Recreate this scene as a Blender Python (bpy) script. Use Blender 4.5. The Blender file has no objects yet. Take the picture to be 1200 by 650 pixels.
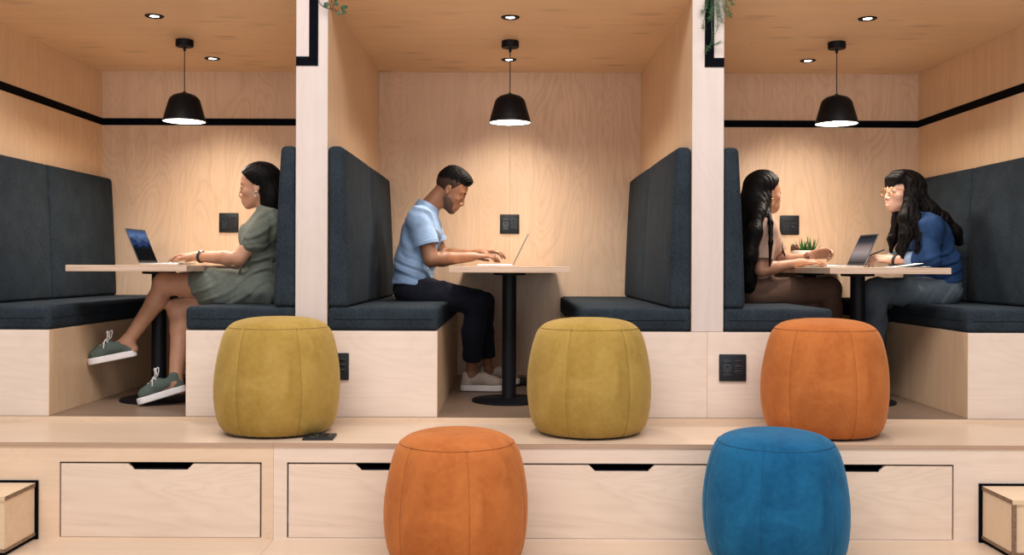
import bpy, bmesh, math, random
import numpy as np
from mathutils import Vector, Matrix
V = Vector
rnd = random.Random(7)
scene = bpy.context.scene
COL = scene.collection
FPX, CX, CY, CAMZ = 1150.0, 597.0, 312.0, 0.75      # focal length (px), vanishing point, eye height
ROLL = 0.0035
PEND_W, DOWN_W, DOWN_ANG = 12, 52, 100

# ------------------------------------------------------------------ materials
def new_mat(name):
    m = bpy.data.materials.new(name); m.use_nodes = True
    nt = m.node_tree; b = nt.nodes['Principled BSDF']
    return m, nt, b
def N(nt, t, **kw):
    n = nt.nodes.new(t)
    for k, v in kw.items(): setattr(n, k, v)
    return n
def ramp(nt, stops, interp='LINEAR'):
    r = N(nt, 'ShaderNodeValToRGB'); e = r.color_ramp; e.interpolation = interp
    while len(e.elements) < len(stops): e.elements.new(0.5)
    for el, (p, c) in zip(e.elements, stops):
        el.position = p; el.color = (c[0], c[1], c[2], 1) if not isinstance(c, float) else (c, c, c, 1)
    return r
def coords(nt, scale=(1,1,1), rot=(0,0,0), loc=(0,0,0)):
    tc = N(nt, 'ShaderNodeTexCoord'); mp = N(nt, 'ShaderNodeMapping')
    mp.inputs['Scale'].default_value = scale; mp.inputs['Rotation'].default_value = rot; mp.inputs['Location'].default_value = loc
    nt.links.new(tc.outputs['Object'], mp.inputs['Vector'])
    return mp.outputs['Vector']
def noise(nt, vec, scale, detail=3, rough=.5, dist=0):
    n = N(nt, 'ShaderNodeTexNoise'); n.inputs['Scale'].default_value = scale
    n.inputs['Detail'].default_value = detail; n.inputs['Roughness'].default_value = rough; n.inputs['Distortion'].default_value = dist
    nt.links.new(vec, n.inputs['Vector']); return n.outputs['Fac']
def math_(nt, op, a, b=None, c=None):
    n = N(nt, 'ShaderNodeMath', operation=op)
    for i, x in enumerate((a, b, c)):
        if x is None: continue
        if isinstance(x, (int, float)): n.inputs[i].default_value = x
        else: nt.links.new(x, n.inputs[i])
    return n.outputs[0]
def mix(nt, fac, a, b, mode='MIX'):
    n = N(nt, 'ShaderNodeMix', data_type='RGBA', blend_type=mode)
    for sock, x in ((n.inputs[0], fac), (n.inputs[6], a), (n.inputs[7], b)):
        if isinstance(x, (int, float)): sock.default_value = x
        elif isinstance(x, tuple): sock.default_value = (x[0], x[1], x[2], 1)
        else: nt.links.new(x, sock)
    return n.outputs[2]
def bump(nt, b, h, strength=.2, dist=.002):
    n = N(nt, 'ShaderNodeBump'); n.inputs['Strength'].default_value = strength; n.inputs['Distance'].default_value = dist
    nt.links.new(h, n.inputs['Height']); nt.links.new(n.outputs['Normal'], b.inputs['Normal'])

def plywood(name, light, dark, grain='x', rough=.45, knots=False, seed=0., fig=.5):
    """birch veneer: long fibres, slow cathedral contour lines, small knots"""
    m, nt, b = new_mat(name)
    def sc(long, short):
        return {'x': (long, short, short), 'y': (short, long, short), 'z': (short, short, long)}[grain]
    loc = (seed*3.1, seed*1.7, seed*2.3)
    n1 = noise(nt, coords(nt, sc(1.2, 22), loc=loc), 1.0, 4, .55)
    n2 = noise(nt, coords(nt, sc(4, 120), loc=loc), 1.0, 3, .6)
    n3 = noise(nt, coords(nt, sc(.75, 3.4), loc=loc), 1.0, 3, .4, 1.2)
    cont = math_(nt, 'PINGPONG', math_(nt, 'MULTIPLY', n3, 34.0), 1.0)
    cont = math_(nt, 'POWER', cont, 2.2)
    n4 = noise(nt, coords(nt, (1.1, 1.1, 1.1), loc=loc), 1.3, 2, .5)
    t = math_(nt, 'MULTIPLY', n1, .42)
    t = math_(nt, 'MULTIPLY_ADD', math_(nt, 'MULTIPLY', cont, noise(nt, coords(nt, sc(.8, 1.6), loc=(seed, 0, seed)), 1.0, 1)), fig*.40, t)
    t = math_(nt, 'MULTIPLY_ADD', n2, .22, t)
    t = math_(nt, 'MULTIPLY_ADD', n4, .45, t)
    r = ramp(nt, [(.25, light), (1.0, dark)])
    nt.links.new(t, r.inputs['Fac'])
    col = r.outputs['Color']
    if knots:
        v = N(nt, 'ShaderNodeTexVoronoi'); v.inputs['Scale'].default_value = 1.0
        nt.links.new(coords(nt, sc(2.6, 8.0), loc=loc), v.inputs['Vector'])
        rk = ramp(nt, [(0.0, .8), (.12, .55), (.3, .0)])
        nt.links.new(v.outputs['Distance'], rk.inputs['Fac'])
        kn = math_(nt, 'MULTIPLY', rk.outputs['Color'], math_(nt, 'GREATER_THAN', noise(nt, coords(nt, (1.3, 1.3, 1.3), loc=loc), 1.0, 0), .5))
        kn = math_(nt, 'MULTIPLY', kn, noise(nt, coords(nt, sc(6, 60)), 1.0, 2))
        col = mix(nt, kn, col, (dark[0]*.35, dark[1]*.28, dark[2]*.22))
    nt.links.new(col, b.inputs['Base Color'])
    b.inputs['Roughness'].default_value = rough
    b.inputs['Specular IOR Level'].default_value = .3
    bump(nt, b, n2, .06, .001)
    return m

def plyedge(name, axis='z', pitch=.0032, pale=False):
    """layered sheet edge: thin bands of light and dark veneer"""
    m, nt, b = new_mat(name)
    vec = coords(nt, (1, 1, 1))
    sx = N(nt, 'ShaderNodeSeparateXYZ'); nt.links.new(vec, sx.inputs[0])
    wob = noise(nt, coords(nt, (14, 14, 14)), 1., 2)
    h = math_(nt, 'MULTIPLY_ADD', wob, .0012, sx.outputs['XYZ'.index(axis.upper())])
    f = math_(nt, 'FRACT', math_(nt, 'DIVIDE', h, pitch*2))
    r = ramp(nt, [(0, (.50, .34, .23)), (.45, (.44, .29, .19)), (.52, (.24, .14, .09)), (.95, (.30, .18, .11)), (1, (.50, .34, .23))])
    nt.links.new(f, r.inputs['Fac'])
    n = noise(nt, coords(nt, (5, 60, 60)), 1., 3)
    nt.links.new(mix(nt, math_(nt, 'MULTIPLY', n, 1.1 if pale else .5), r.outputs['Color'], (.68, .52, .40) if pale else (.52, .37, .27)), b.inputs['Base Color'])
    b.inputs['Roughness'].default_value = .6
    return m

def fabric(name, c1, c2, scale=420, rough=.9, sheen=.15):
    m, nt, b = new_mat(name)
    a = noise(nt, coords(nt, (1, 1, .22)), scale, 2, .6)
    c = noise(nt, coords(nt, (.22, .22, 1)), scale, 2, .6)
    big = noise(nt, coords(nt), 9, 3)
    t = math_(nt, 'MULTIPLY', math_(nt, 'ADD', a, c), .5)
    t = math_(nt, 'MULTIPLY_ADD', big, .25, math_(nt, 'MULTIPLY', t, .9))
    r = ramp(nt, [(.42, c1), (.72, c2)]); nt.links.new(t, r.inputs['Fac'])
    nt.links.new(r.outputs['Color'], b.inputs['Base Color'])
    b.inputs['Roughness'].default_value = rough
    b.inputs['Sheen Weight'].default_value = sheen
    b.inputs['Specular IOR Level'].default_value = .15
    bump(nt, b, t, .35, .0012)
    return m

def velvet(name, c1, c2, sheen_c):
    m, nt, b = new_mat(name)
    big = noise(nt, coords(nt, (1, 1, .8)), 7, 4, .6, .8)
    mid = noise(nt, coords(nt, (1, 1, 1)), 38, 3, .65)
    fine = noise(nt, coords(nt, (1, 1, 1)), 420, 2)
    t = math_(nt, 'MULTIPLY_ADD', mid, .35, math_(nt, 'MULTIPLY', big, .75))
    t = math_(nt, 'MULTIPLY_ADD', fine, .12, t)
    r = ramp(nt, [(.36, c1), (.8, c2)]); nt.links.new(t, r.inputs['Fac'])
    nt.links.new(r.outputs['Color'], b.inputs['Base Color'])
    b.inputs['Roughness'].default_value = .85
    b.inputs['Specular IOR Level'].default_value = .1
    b.inputs['Sheen Weight'].default_value = .35
    b.inputs['Sheen Roughness'].default_value = .4
    b.inputs['Sheen Tint'].default_value = (*sheen_c, 1)
    bump(nt, b, math_(nt, 'ADD', mid, math_(nt, 'MULTIPLY', fine, .4)), .18, .002)
    return m

def plain(name, c, rough=.5, metal=0., spec=.4, emit=None, vary=.12, nscale=30):
    m, nt, b = new_mat(name)
    n = noise(nt, coords(nt), nscale, 3)
    lo = tuple(x*(1-vary) for x in c); hi = tuple(min(1, x*(1+vary)) for x in c)
    r = ramp(nt, [(.3, lo), (.7, hi)]); nt.links.new(n, r.inputs['Fac'])
    nt.links.new(r.outputs['Color'], b.inputs['Base Color'])
    b.inputs['Roughness'].default_value = rough; b.inputs['Metallic'].default_value = metal
    b.inputs['Specular IOR Level'].default_value = spec
    if emit:
        b.inputs['Emission Color'].default_value = (*emit[0], 1); b.inputs['Emission Strength'].default_value = emit[1]
    return m

def skin_mat(name, c, red):
    m, nt, b = new_mat(name)
    n = noise(nt, coords(nt), 14, 3); f = noise(nt, coords(nt), 220, 2)
    r = ramp(nt, [(.35, c), (.75, red)]); nt.links.new(n, r.inputs['Fac'])
    nt.links.new(r.outputs['Color'], b.inputs['Base Color'])
    b.inputs['Roughness'].default_value = .48
    b.inputs['Specular IOR Level'].default_value = .4
    b.inputs['Subsurface Weight'].default_value = .12
    b.inputs['Subsurface Radius'].default_value = (.5, .2, .1)
    b.inputs['Subsurface Scale'].default_value = .01
    bump(nt, b, f, .08, .0006)
    return m

def hair_mat(name, c1, c2, sc=(160, 160, 7), rough=.48):
    m, nt, b = new_mat(name)
    n = noise(nt, coords(nt, sc), 1., 3, .6)
    r = ramp(nt, [(.35, c1), (.8, c2)]); nt.links.new(n, r.inputs['Fac'])
    nt.links.new(r.outputs['Color'], b.inputs['Base Color'])
    b.inputs['Roughness'].default_value = rough
    b.inputs['Specular IOR Level'].default_value = .05
    bump(nt, b, n, .6, .003)
    return m

def denim(name, c1, c2, scale=260):
    m, nt, b = new_mat(name)
    w = N(nt, 'ShaderNodeTexWave', bands_direction='DIAGONAL'); w.inputs['Scale'].default_value = 190; w.inputs['Distortion'].default_value = 1.5
    nt.links.new(coords(nt), w.inputs['Vector'])
    big = noise(nt, coords(nt), 11, 4, .6); f = noise(nt, coords(nt), scale, 2)
    t = math_(nt, 'MULTIPLY_ADD', w.outputs['Fac'], .14, math_(nt, 'MULTIPLY', big, .7))
    t = math_(nt, 'MULTIPLY_ADD', f, .22, t)
    r = ramp(nt, [(.34, c1), (.8, c2)]); nt.links.new(t, r.inputs['Fac'])
    nt.links.new(r.outputs['Color'], b.inputs['Base Color'])
    b.inputs['Roughness'].default_value = .85; b.inputs['Specular IOR Level'].default_value = .2
    bump(nt, b, t, .25, .0015)
    return m

BL = (.78, .585, .42); BD = (.52, .345, .205)         # birch light / dark
WL = (.78, .585, .42); WD = (.52, .345, .215)         # varnished lining of the booths
M = {}
M['ply_front'] = plywood('birch plywood front', (.80, .66, .55), (.60, .46, .355), 'x', .5, seed=1, fig=.45)
M['ply_left'] = plywood('birch plywood warm', (.78, .60, .44), (.57, .40, .26), 'x', .5, seed=4, fig=.45)
M['ply_drawer'] = plywood('birch drawer front', (.80, .655, .535), (.58, .44, .33), 'x', .5, seed=2.3, fig=.6)
M['ply_deck'] = plywood('birch platform deck', (.67, .52, .395), (.52, .38, .265), 'x', .32, seed=3, fig=.35)
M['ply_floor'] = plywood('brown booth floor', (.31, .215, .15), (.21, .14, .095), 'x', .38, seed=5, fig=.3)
M['ply_wall'] = plywood('birch wall lining', WL, WD, 'z', .42, seed=6, fig=.8)
M['ply_side'] = plywood('birch side lining', (.82, .60, .395), (.56, .365, .21), 'z', .42, seed=8, fig=.5)
M['ply_ceiling'] = plywood('birch ceiling lining', (.86, .635, .415), (.60, .40, .235), 'x', .42, knots=True, seed=7, fig=.4)
M['ply_pillar'] = plywood('pale pillar face', (.66, .57, .525), (.52, .43, .385), 'z', .5, seed=9, fig=.4)
M['ply_bench'] = plywood('birch bench panel', (.79, .66, .56), (.58, .455, .36), 'x', .5, seed=10, fig=.55)
M['ply_table'] = plywood('birch table top', BL, BD, 'y', .35, seed=11, fig=.3)
M['ply_step'] = plywood('birch step', (.78, .60, .42), (.58, .41, .26), 'x', .45, seed=12, fig=.4)
M['edge'] = plyedge('layered plywood edge')
M['edge_dark'] = plain('dark sanded plywood edge', (.20, .125, .075), .6, vary=.35, nscale=60)
M['edge_table'] = plyedge('pale layered table edge', pitch=.0045, pale=True)
M['black'] = plain('matte black paint', (.002, .0025, .005), .7, spec=.04)
M['black_metal'] = plain('black powder coat', (.004, .0045, .007), .55, .0, .22)
M['dark'] = plain('dark recess', (.012, .010, .009), .8, spec=.1)
M['plate'] = plain('black switch plastic', (.008, .011, .014), .5, spec=.3)
M['plate_in'] = plain('black socket insert', (.007, .009, .012), .3, spec=.6)
M['fabric'] = fabric('slate wool upholstery', (.0075, .0115, .0158), (.029, .042, .055), 300, sheen=.0)
M['piping'] = fabric('slate piping', (.005, .008, .011), (.016, .022, .03), sheen=0)
M['olive'] = velvet('olive velvet', (.275, .165, .030), (.40, .265, .070), (.8, .65, .35))
M['orange'] = velvet('orange velvet', (.33, .090, .021), (.49, .158, .042), (.9, .5, .25))
M['blue'] = velvet('blue velvet', (.003, .052, .128), (.012, .118, .25), (.25, .55, .8))
M['thread_olive'] = plain('olive seam thread', (.22, .140, .028), .9)
M['thread_orange'] = plain('orange seam thread', (.27, .075, .017), .9)
M['thread_blue'] = plain('blue seam thread', (.004, .06, .13), .9)
M['lamp_in'] = plain('white lamp lining', (.85, .82, .78), .4, emit=((1, .93, .84), 3.0))
M['bulb'] = plain('glowing bulb', (1, .95, .85), .3, emit=((1, .92, .8), 30.0))
M['led'] = plain('glowing lens', (1, .97, .92), .3, emit=((1, .95, .88), 14.0))
M['alu'] = plain('silver aluminium', (.60, .60, .62), .35, .85, .5)
M['alu_dark'] = plain('grey aluminium', (.22, .22, .23), .35, .8, .5)
M['keys'] = plain('black keys', (.012, .012, .013), .5)
M['paper'] = plain('white paper', (.80, .78, .76), .7, vary=.03)
M['pot'] = plain('pale ceramic', (.72, .66, .60), .35)
M['soil'] = plain('dark potting soil', (.03, .02, .013), .9, vary=.5, nscale=200)
M['leaf'] = plain('green leaf', (.035, .105, .022), .45, vary=.4, nscale=40)
M['leaf_dark'] = plain('dark ivy leaf', (.018, .065, .022), .42, vary=.4, nscale=40)
M['fern'] = plain('feathery fern green', (.04, .11, .04), .5, vary=.4, nscale=40)
M['stem'] = plain('brown stem', (.05, .03, .018), .7)
M['pinkplant'] = plain('reddish succulent', (.17, .055, .04), .5, vary=.4)

# ------------------------------------------------------------------ objects
def tag(o, label=None, cat=None, group=None, kind=None):
    if label: o['label'] = label
    if cat: o['category'] = cat
    if group: o['group'] = group
    if kind: o['kind'] = kind
    return o
def empty(name, loc=(0, 0, 0), rz=0., label=None, cat=None, group=None):
    o = bpy.data.objects.new(name, None); COL.objects.link(o)
    o.location = loc; o.rotation_euler = (0, 0, rz); o.empty_display_size = .1
    return tag(o, label, cat, group)
def obj(name, bm, mat, parent=None, smooth=False, label=None):
    me = bpy.data.meshes.new(name)
    bmesh.ops.recalc_face_normals(bm, faces=bm.faces[:])
    bm.to_mesh(me); bm.free()
    for mm in (mat if isinstance(mat, (list, tuple)) else [mat]): me.materials.append(mm)
    if smooth:
        me.polygons.foreach_set('use_smooth', [True]*len(me.polygons))
        if smooth != 'all': me.set_sharp_from_angle(angle=math.radians(40))
    o = bpy.data.objects.new(name, me); COL.objects.link(o)
    if parent: o.parent = parent
    if label: o['label'] = label
    return o
def copy_tree(o, parent=None):
    c = o.copy(); COL.objects.link(c)
    if parent is not None: c.parent = parent
    for ch in [x for x in bpy.data.objects if x.parent == o]: copy_tree(ch, c)
    return c
def BM(): return bmesh.new()
def add_box(bm, lo, hi, bev=0., seg=2, mi=0):
    lo, hi = V(lo), V(hi)
    r = bmesh.ops.create_cube(bm, size=1.0)
    vs = r['verts']
    c, d = (lo+hi)/2, hi-lo
    for v in vs: v.co = V((c.x+v.co.x*d.x, c.y+v.co.y*d.y, c.z+v.co.z*d.z))
    fs = list({f for v in vs for f in v.link_faces})
    for f in fs: f.material_index = mi
    if bev > 0:
        es = list({e for v in vs for e in v.link_edges})
        bmesh.ops.bevel(bm, geom=es, offset=bev, segments=seg, profile=.5, affect='EDGES')
    return bm
def add_prism(bm, pts, axis, a, b, bev=0., seg=2, mi=0):
    """polygon pts in the plane normal to axis, extruded from a to b"""
    def mk(p, t): return {'x': V((t, p[0], p[1])), 'y': V((p[0], t, p[1])), 'z': V((p[0], p[1], t))}[axis]
    v0 = [bm.verts.new(mk(p, a)) for p in pts]; v1 = [bm.verts.new(mk(p, b)) for p in pts]
    n = len(pts); fs = [bm.faces.new(v0), bm.faces.new(v1[::-1])]
    for i in range(n): fs.append(bm.faces.new((v0[i], v0[(i+1) % n], v1[(i+1) % n], v1[i])))
    for f in fs: f.material_index = mi
    bmesh.ops.recalc_face_normals(bm, faces=fs)
    if bev > 0:
        bmesh.ops.bevel(bm, geom=list({e for f in fs for e in f.edges}), offset=bev, segments=seg, profile=.5, affect='EDGES')
    return bm
def add_lathe(bm, prof, c=(0, 0, 0), seg=48, fn=None, mi=0):
    """prof: (radius, z) list; r=0 ends become poles"""
    c = V(c); rings = []
    for j, (r, z) in enumerate(prof):
        if r < 1e-6: rings.append([bm.verts.new(c+V((0, 0, z)))])
        else:
            ring = []
            for i in range(seg):
                a = 2*math.pi*i/seg
                rr, zz = (r, z) if fn is None else fn(r, z, a)
                ring.append(bm.verts.new(c+V((rr*math.cos(a), rr*math.sin(a), zz))))
            rings.append(ring)
    for A, B in zip(rings, rings[1:]):
        for i in range(seg):
            j = (i+1) % seg
            if len(A) == 1 and len(B) == 1: continue
            if len(A) == 1: f = bm.faces.new((A[0], B[i], B[j]))
            elif len(B) == 1: f = bm.faces.new((A[i], A[j], B[0]))
            else: f = bm.faces.new((A[i], A[j], B[j], B[i]))
            f.material_index = mi
    return bm
def add_tube(bm, pts, r, seg=8, closed=False):
    pts = [V(p) for p in pts]; n = len(pts)
    rs = r if isinstance(r, (list, tuple)) else [r]*n
    rings = []; up = None
    for i, p in enumerate(pts):
        a = pts[i-1] if (i > 0 or closed) else p
        b = pts[(i+1) % n] if (i < n-1 or closed) else p
        t = (b-a).normalized()
        if up is None:
            up = t.orthogonal().normalized()
        up = (up - t*up.dot(t))
        if up.length < 1e-6: up = t.orthogonal()
        up.normalize(); s = t.cross(up)
        rings.append([bm.verts.new(p+rs[i]*(math.cos(2*math.pi*k/seg)*up+math.sin(2*math.pi*k/seg)*s)) for k in range(seg)])
    m = n if closed else n-1
    for i in range(m):
        A, B = rings[i], rings[(i+1) % n]
        for k in range(seg): bm.faces.new((A[k], A[(k+1) % seg], B[(k+1) % seg], B[k]))
    if not closed:
        bm.faces.new(rings[0][::-1]); bm.faces.new(rings[-1])
    return bm
def curve(pts, n=24):
    """Catmull-Rom through pts"""
    P = [V(p) for p in pts]; P = [2*P[0]-P[1]]+P+[2*P[-1]-P[-2]]; out = []
    segs = len(P)-3
    for i in range(n+1):
        t = i/n*segs; k = min(int(t), segs-1); u = t-k
        a, b, c, d = P[k:k+4]
        out.append(.5*((2*b)+(c-a)*u+(2*a-5*b+4*c-d)*u*u+(3*b-a-3*c+d)*u**3))
    return out
def struct(name, bm, mat, **kw):
    o = obj(name, bm, mat, **kw); o['kind'] = 'structure'; return o

def P(px, py, s, dy=0.):
    """point that stands at depth FPX/s (+dy) and appears at pixel px, py"""
    py = py-(px-600)*ROLL
    Y = FPX/s+dy; k = FPX/Y
    return V(((px-CX)/k, Y, CAMZ+(CY-py)/k))

# ------------------------------------------------------------------ the place
YF, YB = 4.873, 6.785           # front plane of the booths, back wall
YR = 4.259                      # front edge of the platform
ZP, ZL, ZC = -.02, -.44, 2.089  # platform, lower floor, booth ceiling
XI, XO, XW = .905, 1.063, 2.82  # inner and outer face of the partitions, outer walls
SEAT, CUSH = .428, .545

bm = BM(); add_box(bm, (-1.022, -1.2, ZL-.05), (4.2, YR+.3, ZL)); 
add_box(bm, (-4.2, -1.2, ZL-.05), (-1.0235, YR+.3, ZL)); struct('floor', bm, M['ply_deck'])
# platform deck with a visible layered edge
bm = BM()
for a, b in ((-4.2, -1.0228), (-1.0214, 1.13), (1.1312, 4.2)): add_box(bm, (a, YR, ZP-.018), (b, YB+.15, ZP))
o = struct('platform_deck', bm, [M['ply_deck'], M['edge']])
for p in o.data.polygons:
    if p.normal.y < -.9: p.material_index = 1
# riser around the drawer openings
DZ0, DZ1 = -.430, -.112
DX = [(-1.944, -1.081), (-.956, -.093), (.059, .922), (1.059, 1.926)]
g = .0075
bm = BM()
ZR = ZP-.018; Y0, Y1 = YR+.004, YR+.024
def piece(x0, x1, z0, z1):
    add_box(bm, (x0, Y0, z0), (x1, Y1, z1), mi=0 if x1 <= -1.02 else 1)
for (a, b), (xl, xr) in zip(DX, ((-4.2, -1.0226), (-1.0216, -.017), (-.017, .99), (.99, 4.2))):
    piece(xl, xr, DZ1+g, ZR); piece(xl, xr, ZL, DZ0-.002)
    piece(xl, a-g, DZ0-.002, DZ1+g); piece(b+g, xr, DZ0-.002, DZ1+g)
struct('platform_riser', bm, [M['ply_left'], M['ply_front']])
bm = BM(); add_box(bm, (-4.2, YR+.45, ZL), (4.2, YR+.47, ZR)); struct('platform_frame', bm, M['dark'])

dlabels = ['plywood drawer front at left below the floor outlet plate, nearest the left step block',
           'plywood drawer front second from left, its right end behind the lower orange pouf',
           'plywood drawer front between the lower orange pouf and the blue pouf',
           'plywood drawer front at right, nearest the right step block and half behind the blue pouf']
for (a, b), lb in zip(DX, dlabels):
    c = (a+b)/2; t = empty('drawer', (c, YR+.004, DZ0), 0, lb, 'drawer', 'drawers in the platform riser')
    w, h = (b-a)/2, DZ1-DZ0
    bm = BM(); nw, nd = .142, .026
    add_prism(bm, [(-w, 0), (w, 0), (w, h), (nw, h), (nw-.026, h-nd), (-nw+.026, h-nd), (-nw, h), (-w, h)], 'y', .0, .018, 0)
    obj('front', bm, M['ply_drawer'], t)
    bm = BM(); z1 = h-.03
    for lo, hi in (((-w+.02, .018, .02), (-w+.03, .42, z1)), ((w-.03, .018, .02), (w-.02, .42, z1)), ((-w+.03, .41, .02), (w-.03, .42, z1)), ((-w+.03, .018, .02), (w-.03, .41, .028))):
        add_box(bm, lo, hi)
    obj('drawer_box', bm, M['dark'], t)
    bm = BM(); add_prism(bm, [(-nw+.028, h-nd-.001), (nw-.028, h-nd-.001), (nw-.024, h-nd+.007), (-nw+.024, h-nd+.007)], 'y', .006, .03)
    obj('handle', bm, M['black'], t, label='black notched finger pull')

# booth floor sheet
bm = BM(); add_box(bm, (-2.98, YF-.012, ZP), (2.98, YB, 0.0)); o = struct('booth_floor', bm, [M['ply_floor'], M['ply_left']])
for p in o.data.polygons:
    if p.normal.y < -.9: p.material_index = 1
# walls
bm = BM()
for a, b in ((-XW-.16, -XO+.02), (-XO+.021, -.0006), (.0006, XO-.021), (XO-.02, XW+.16)): add_box(bm, (a, YB, 0), (b, YB+.05, ZC))
struct('wall_back', bm, M['ply_wall'])
for s, nm in ((-1, 'left'), (1, 'right')):
    bm = BM(); add_box(bm, (min(s*XW, s*(XW+.16)), YF, 0), (max(s*XW, s*(XW+.16)), YB, 2.6)); struct('wall_'+nm, bm, M['ply_side'])
    bm = BM(); add_box(bm, (min(s*XI, s*XO), YF, SEAT), (max(s*XI, s*XO), YB, 2.6), .002, 1)
    o = struct('wall_partition_'+nm, bm, [M['ply_side'], M['ply_pillar']])
    for p in o.data.polygons:
        if p.normal.y < -.6: p.material_index = 1
bm = BM()
for a, b in ((-XW, -XO), (-XI, XI), (XO, XW)): add_box(bm, (a, YF+.02, ZC), (b, YB+.05, ZC+.04))
struct('ceiling', bm, M['ply_ceiling'])
bm = BM()
for a, b in ((-XW, -XO), (-XI, XI), (XO, XW)): add_box(bm, (a, YF+.0, ZC+.0005), (b, YF+.0195, 2.6))
struct('wall_fascia', bm, M['ply_pillar'])
# black painted bands
zt0, zt1, th = 1.717, 1.765, .004
n = 1
for s in (-1, 1):
    x0, x1 = sorted((s*(XW-th), s*XO))
    bm = BM(); add_box(bm, (x0, YB-th, zt0), (x1, YB, zt1)); struct('trim_%d' % n, bm, M['black']); n += 1
    x0, x1 = sorted((s*(XW-th), s*XW))
    bm = BM(); add_box(bm, (x0, YF, zt0), (x1, YB, zt1)); struct('trim_%d' % n, bm, M['black']); n += 1
    # angled band on the pillar face
    xa, xb = (-.998, -.953) if s < 0 else (.966, 1.012)
    bm = BM()
    add_box(bm, (xa, YF-.0035, 1.742), (xb, YF-.0005, 2.6))
    e = (-XO, xa) if s < 0 else (xb, XO)
    add_box(bm, (e[0], YF-.0035, 1.742), (e[1], YF-.0005, 1.788))
    struct('trim_%d' % n, bm, M['black']); n += 1

# ------------------------------------------------------------------ benches
def soft(bm, it=1):
    pass
def bench(xwall, xin, xbase, label, over=0.):
    """xwall: side the back cushions lean on, xin: open side"""
    s = 1 if xin > xwall else -1
    t = empty('bench', ((xwall+xin)/2, (YF+YB)/2, 0), 0, label, 'bench', 'upholstered booth benches')
    o0 = -V(t.location)
    bm = BM(); a, b = sorted((xbase, xin)); add_box(bm, (a, YF, 0), (b, YB-.001, SEAT-.001), .0015, 1)
    bmesh.ops.translate(bm, vec=o0, verts=bm.verts); ob = obj('base', bm, [M['ply_bench'], M['ply_side']], t)
    for p in ob.data.polygons:
        if abs(p.normal.x) > .6: p.material_index = 1
    a, b = sorted((xwall+s*.001, xin+s*.004))
    bm = BM(); add_box(bm, (a, YF+.002, SEAT), (b, YB-.004, CUSH), .022, 3)
    bmesh.ops.translate(bm, vec=o0, verts=bm.verts); obj('seat_cushion', bm, M['fabric'], t, True)
    bm = BM(); zz = SEAT+.057
    add_tube(bm, [(b if s > 0 else a, YF+.03, zz), (b if s > 0 else a, YB-.05, zz)], .0025, 6)
    add_tube(bm, [(a+.03, YF+.002, zz), (b-.03, YF+.002, zz)], .0025, 6)
    bmesh.ops.translate(bm, vec=o0, verts=bm.verts); obj('seat_piping', bm, M['piping'], t, True)
    ym = (YF+YB)/2
    for (y0, y1) in ((YF+.003, ym-.003), (ym+.003, YB-.006)):
        bm = BM(); w0, w1 = .076, .112; zt = 1.365
        pts = [(xwall+s*.001, CUSH-.002), (xwall+s*w1, CUSH-.002), (xwall+s*w0, zt), (xwall+s*.001, zt)]
        add_prism(bm, pts, 'y', y0, y1, .024, 4)
        # fullness: the face swells between the seams and the upper corners round over
        for v in bm.verts:
            ty = (v.co.y-y0)/(y1-y0); tz = (v.co.z-CUSH)/(zt-CUSH)
            e = min(ty, 1-ty)
            if tz > .9: v.co.z -= .03*max(0, 1-e/.12)**2 if e < .12 else 0
        bmesh.ops.subdivide_edges(bm, edges=[e for e in bm.edges if e.calc_length() > .3], cuts=7, use_grid_fill=True)
        for v in bm.verts:
            ty = (v.co.y-y0)/(y1-y0); tz = (v.co.z-CUSH)/(zt-CUSH)
            if abs(v.co.x-xwall) > .04: v.co.x += s*.016*(max(0, 4*ty*(1-ty))**.6)*(max(0, min(1, 4*tz*(1-tz)))**.6)
        bmesh.ops.translate(bm, vec=o0, verts=bm.verts); obj('back_cushion', bm, M['fabric'], t, 'all')
    return t
xm = (XI+XO)/2
bench(-XW, -2.284, -XW+.0005, 'slate blue bench with plywood base against the left wall, cut by the left frame edge')
bench(-XO, -1.606, -xm, 'slate blue bench the woman in the green dress sits on, left booth')
bench(-XI, -.356, -xm+.0004, 'slate blue bench the man in the light blue shirt sits on, middle booth')
bench(XI, .356, xm-.0004, 'empty slate blue bench behind the right olive pouf, middle booth')
bench(XO, 1.606, xm, 'slate blue bench under the long haired woman in the tan top, right booth')
bench(XW, 2.278, XW-.0005, 'slate blue bench behind the woman in the denim shirt, against the right wall')

# ------------------------------------------------------------------ tables
def table(x, label):
    t = empty('table', (x, 5.893, 0), 0, label, 'table', 'booth tables')
    w = .309; y0, y1 = 5.0-5.893, YB-.002-5.893
    bm = BM(); add_box(bm, (-w, y0, .718), (w, y1, .75), .0015, 1); 
    ob = obj('tabletop', bm, [M['ply_table'], M['edge_table']], t)
    for p in ob.data.polygons:
        if abs(p.normal.z) < .5: p.material_index = 1
    for y in (5.476-5.893, 6.35-5.893):
        bm = BM(); add_lathe(bm, [(0, 0), (.205, 0), (.207, .003), (.207, .009), (.203, .012), (.05, .013), (.0415, .018), (.0395, .03), (.0395, .700), (.09, .702), (.09, .7178), (0, .7178)], (0, y, 0), 48)
        obj('leg', bm, M['black_metal'], t, True, label='black round post on a flat disc foot')
    return t
table(-1.954, 'plywood table with black post, in front of the woman in the green dress')
table(0, 'plywood table with black post, in front of the man in the light blue shirt')
table(1.943, 'plywood table with black post, between the two women in the right booth')

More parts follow.
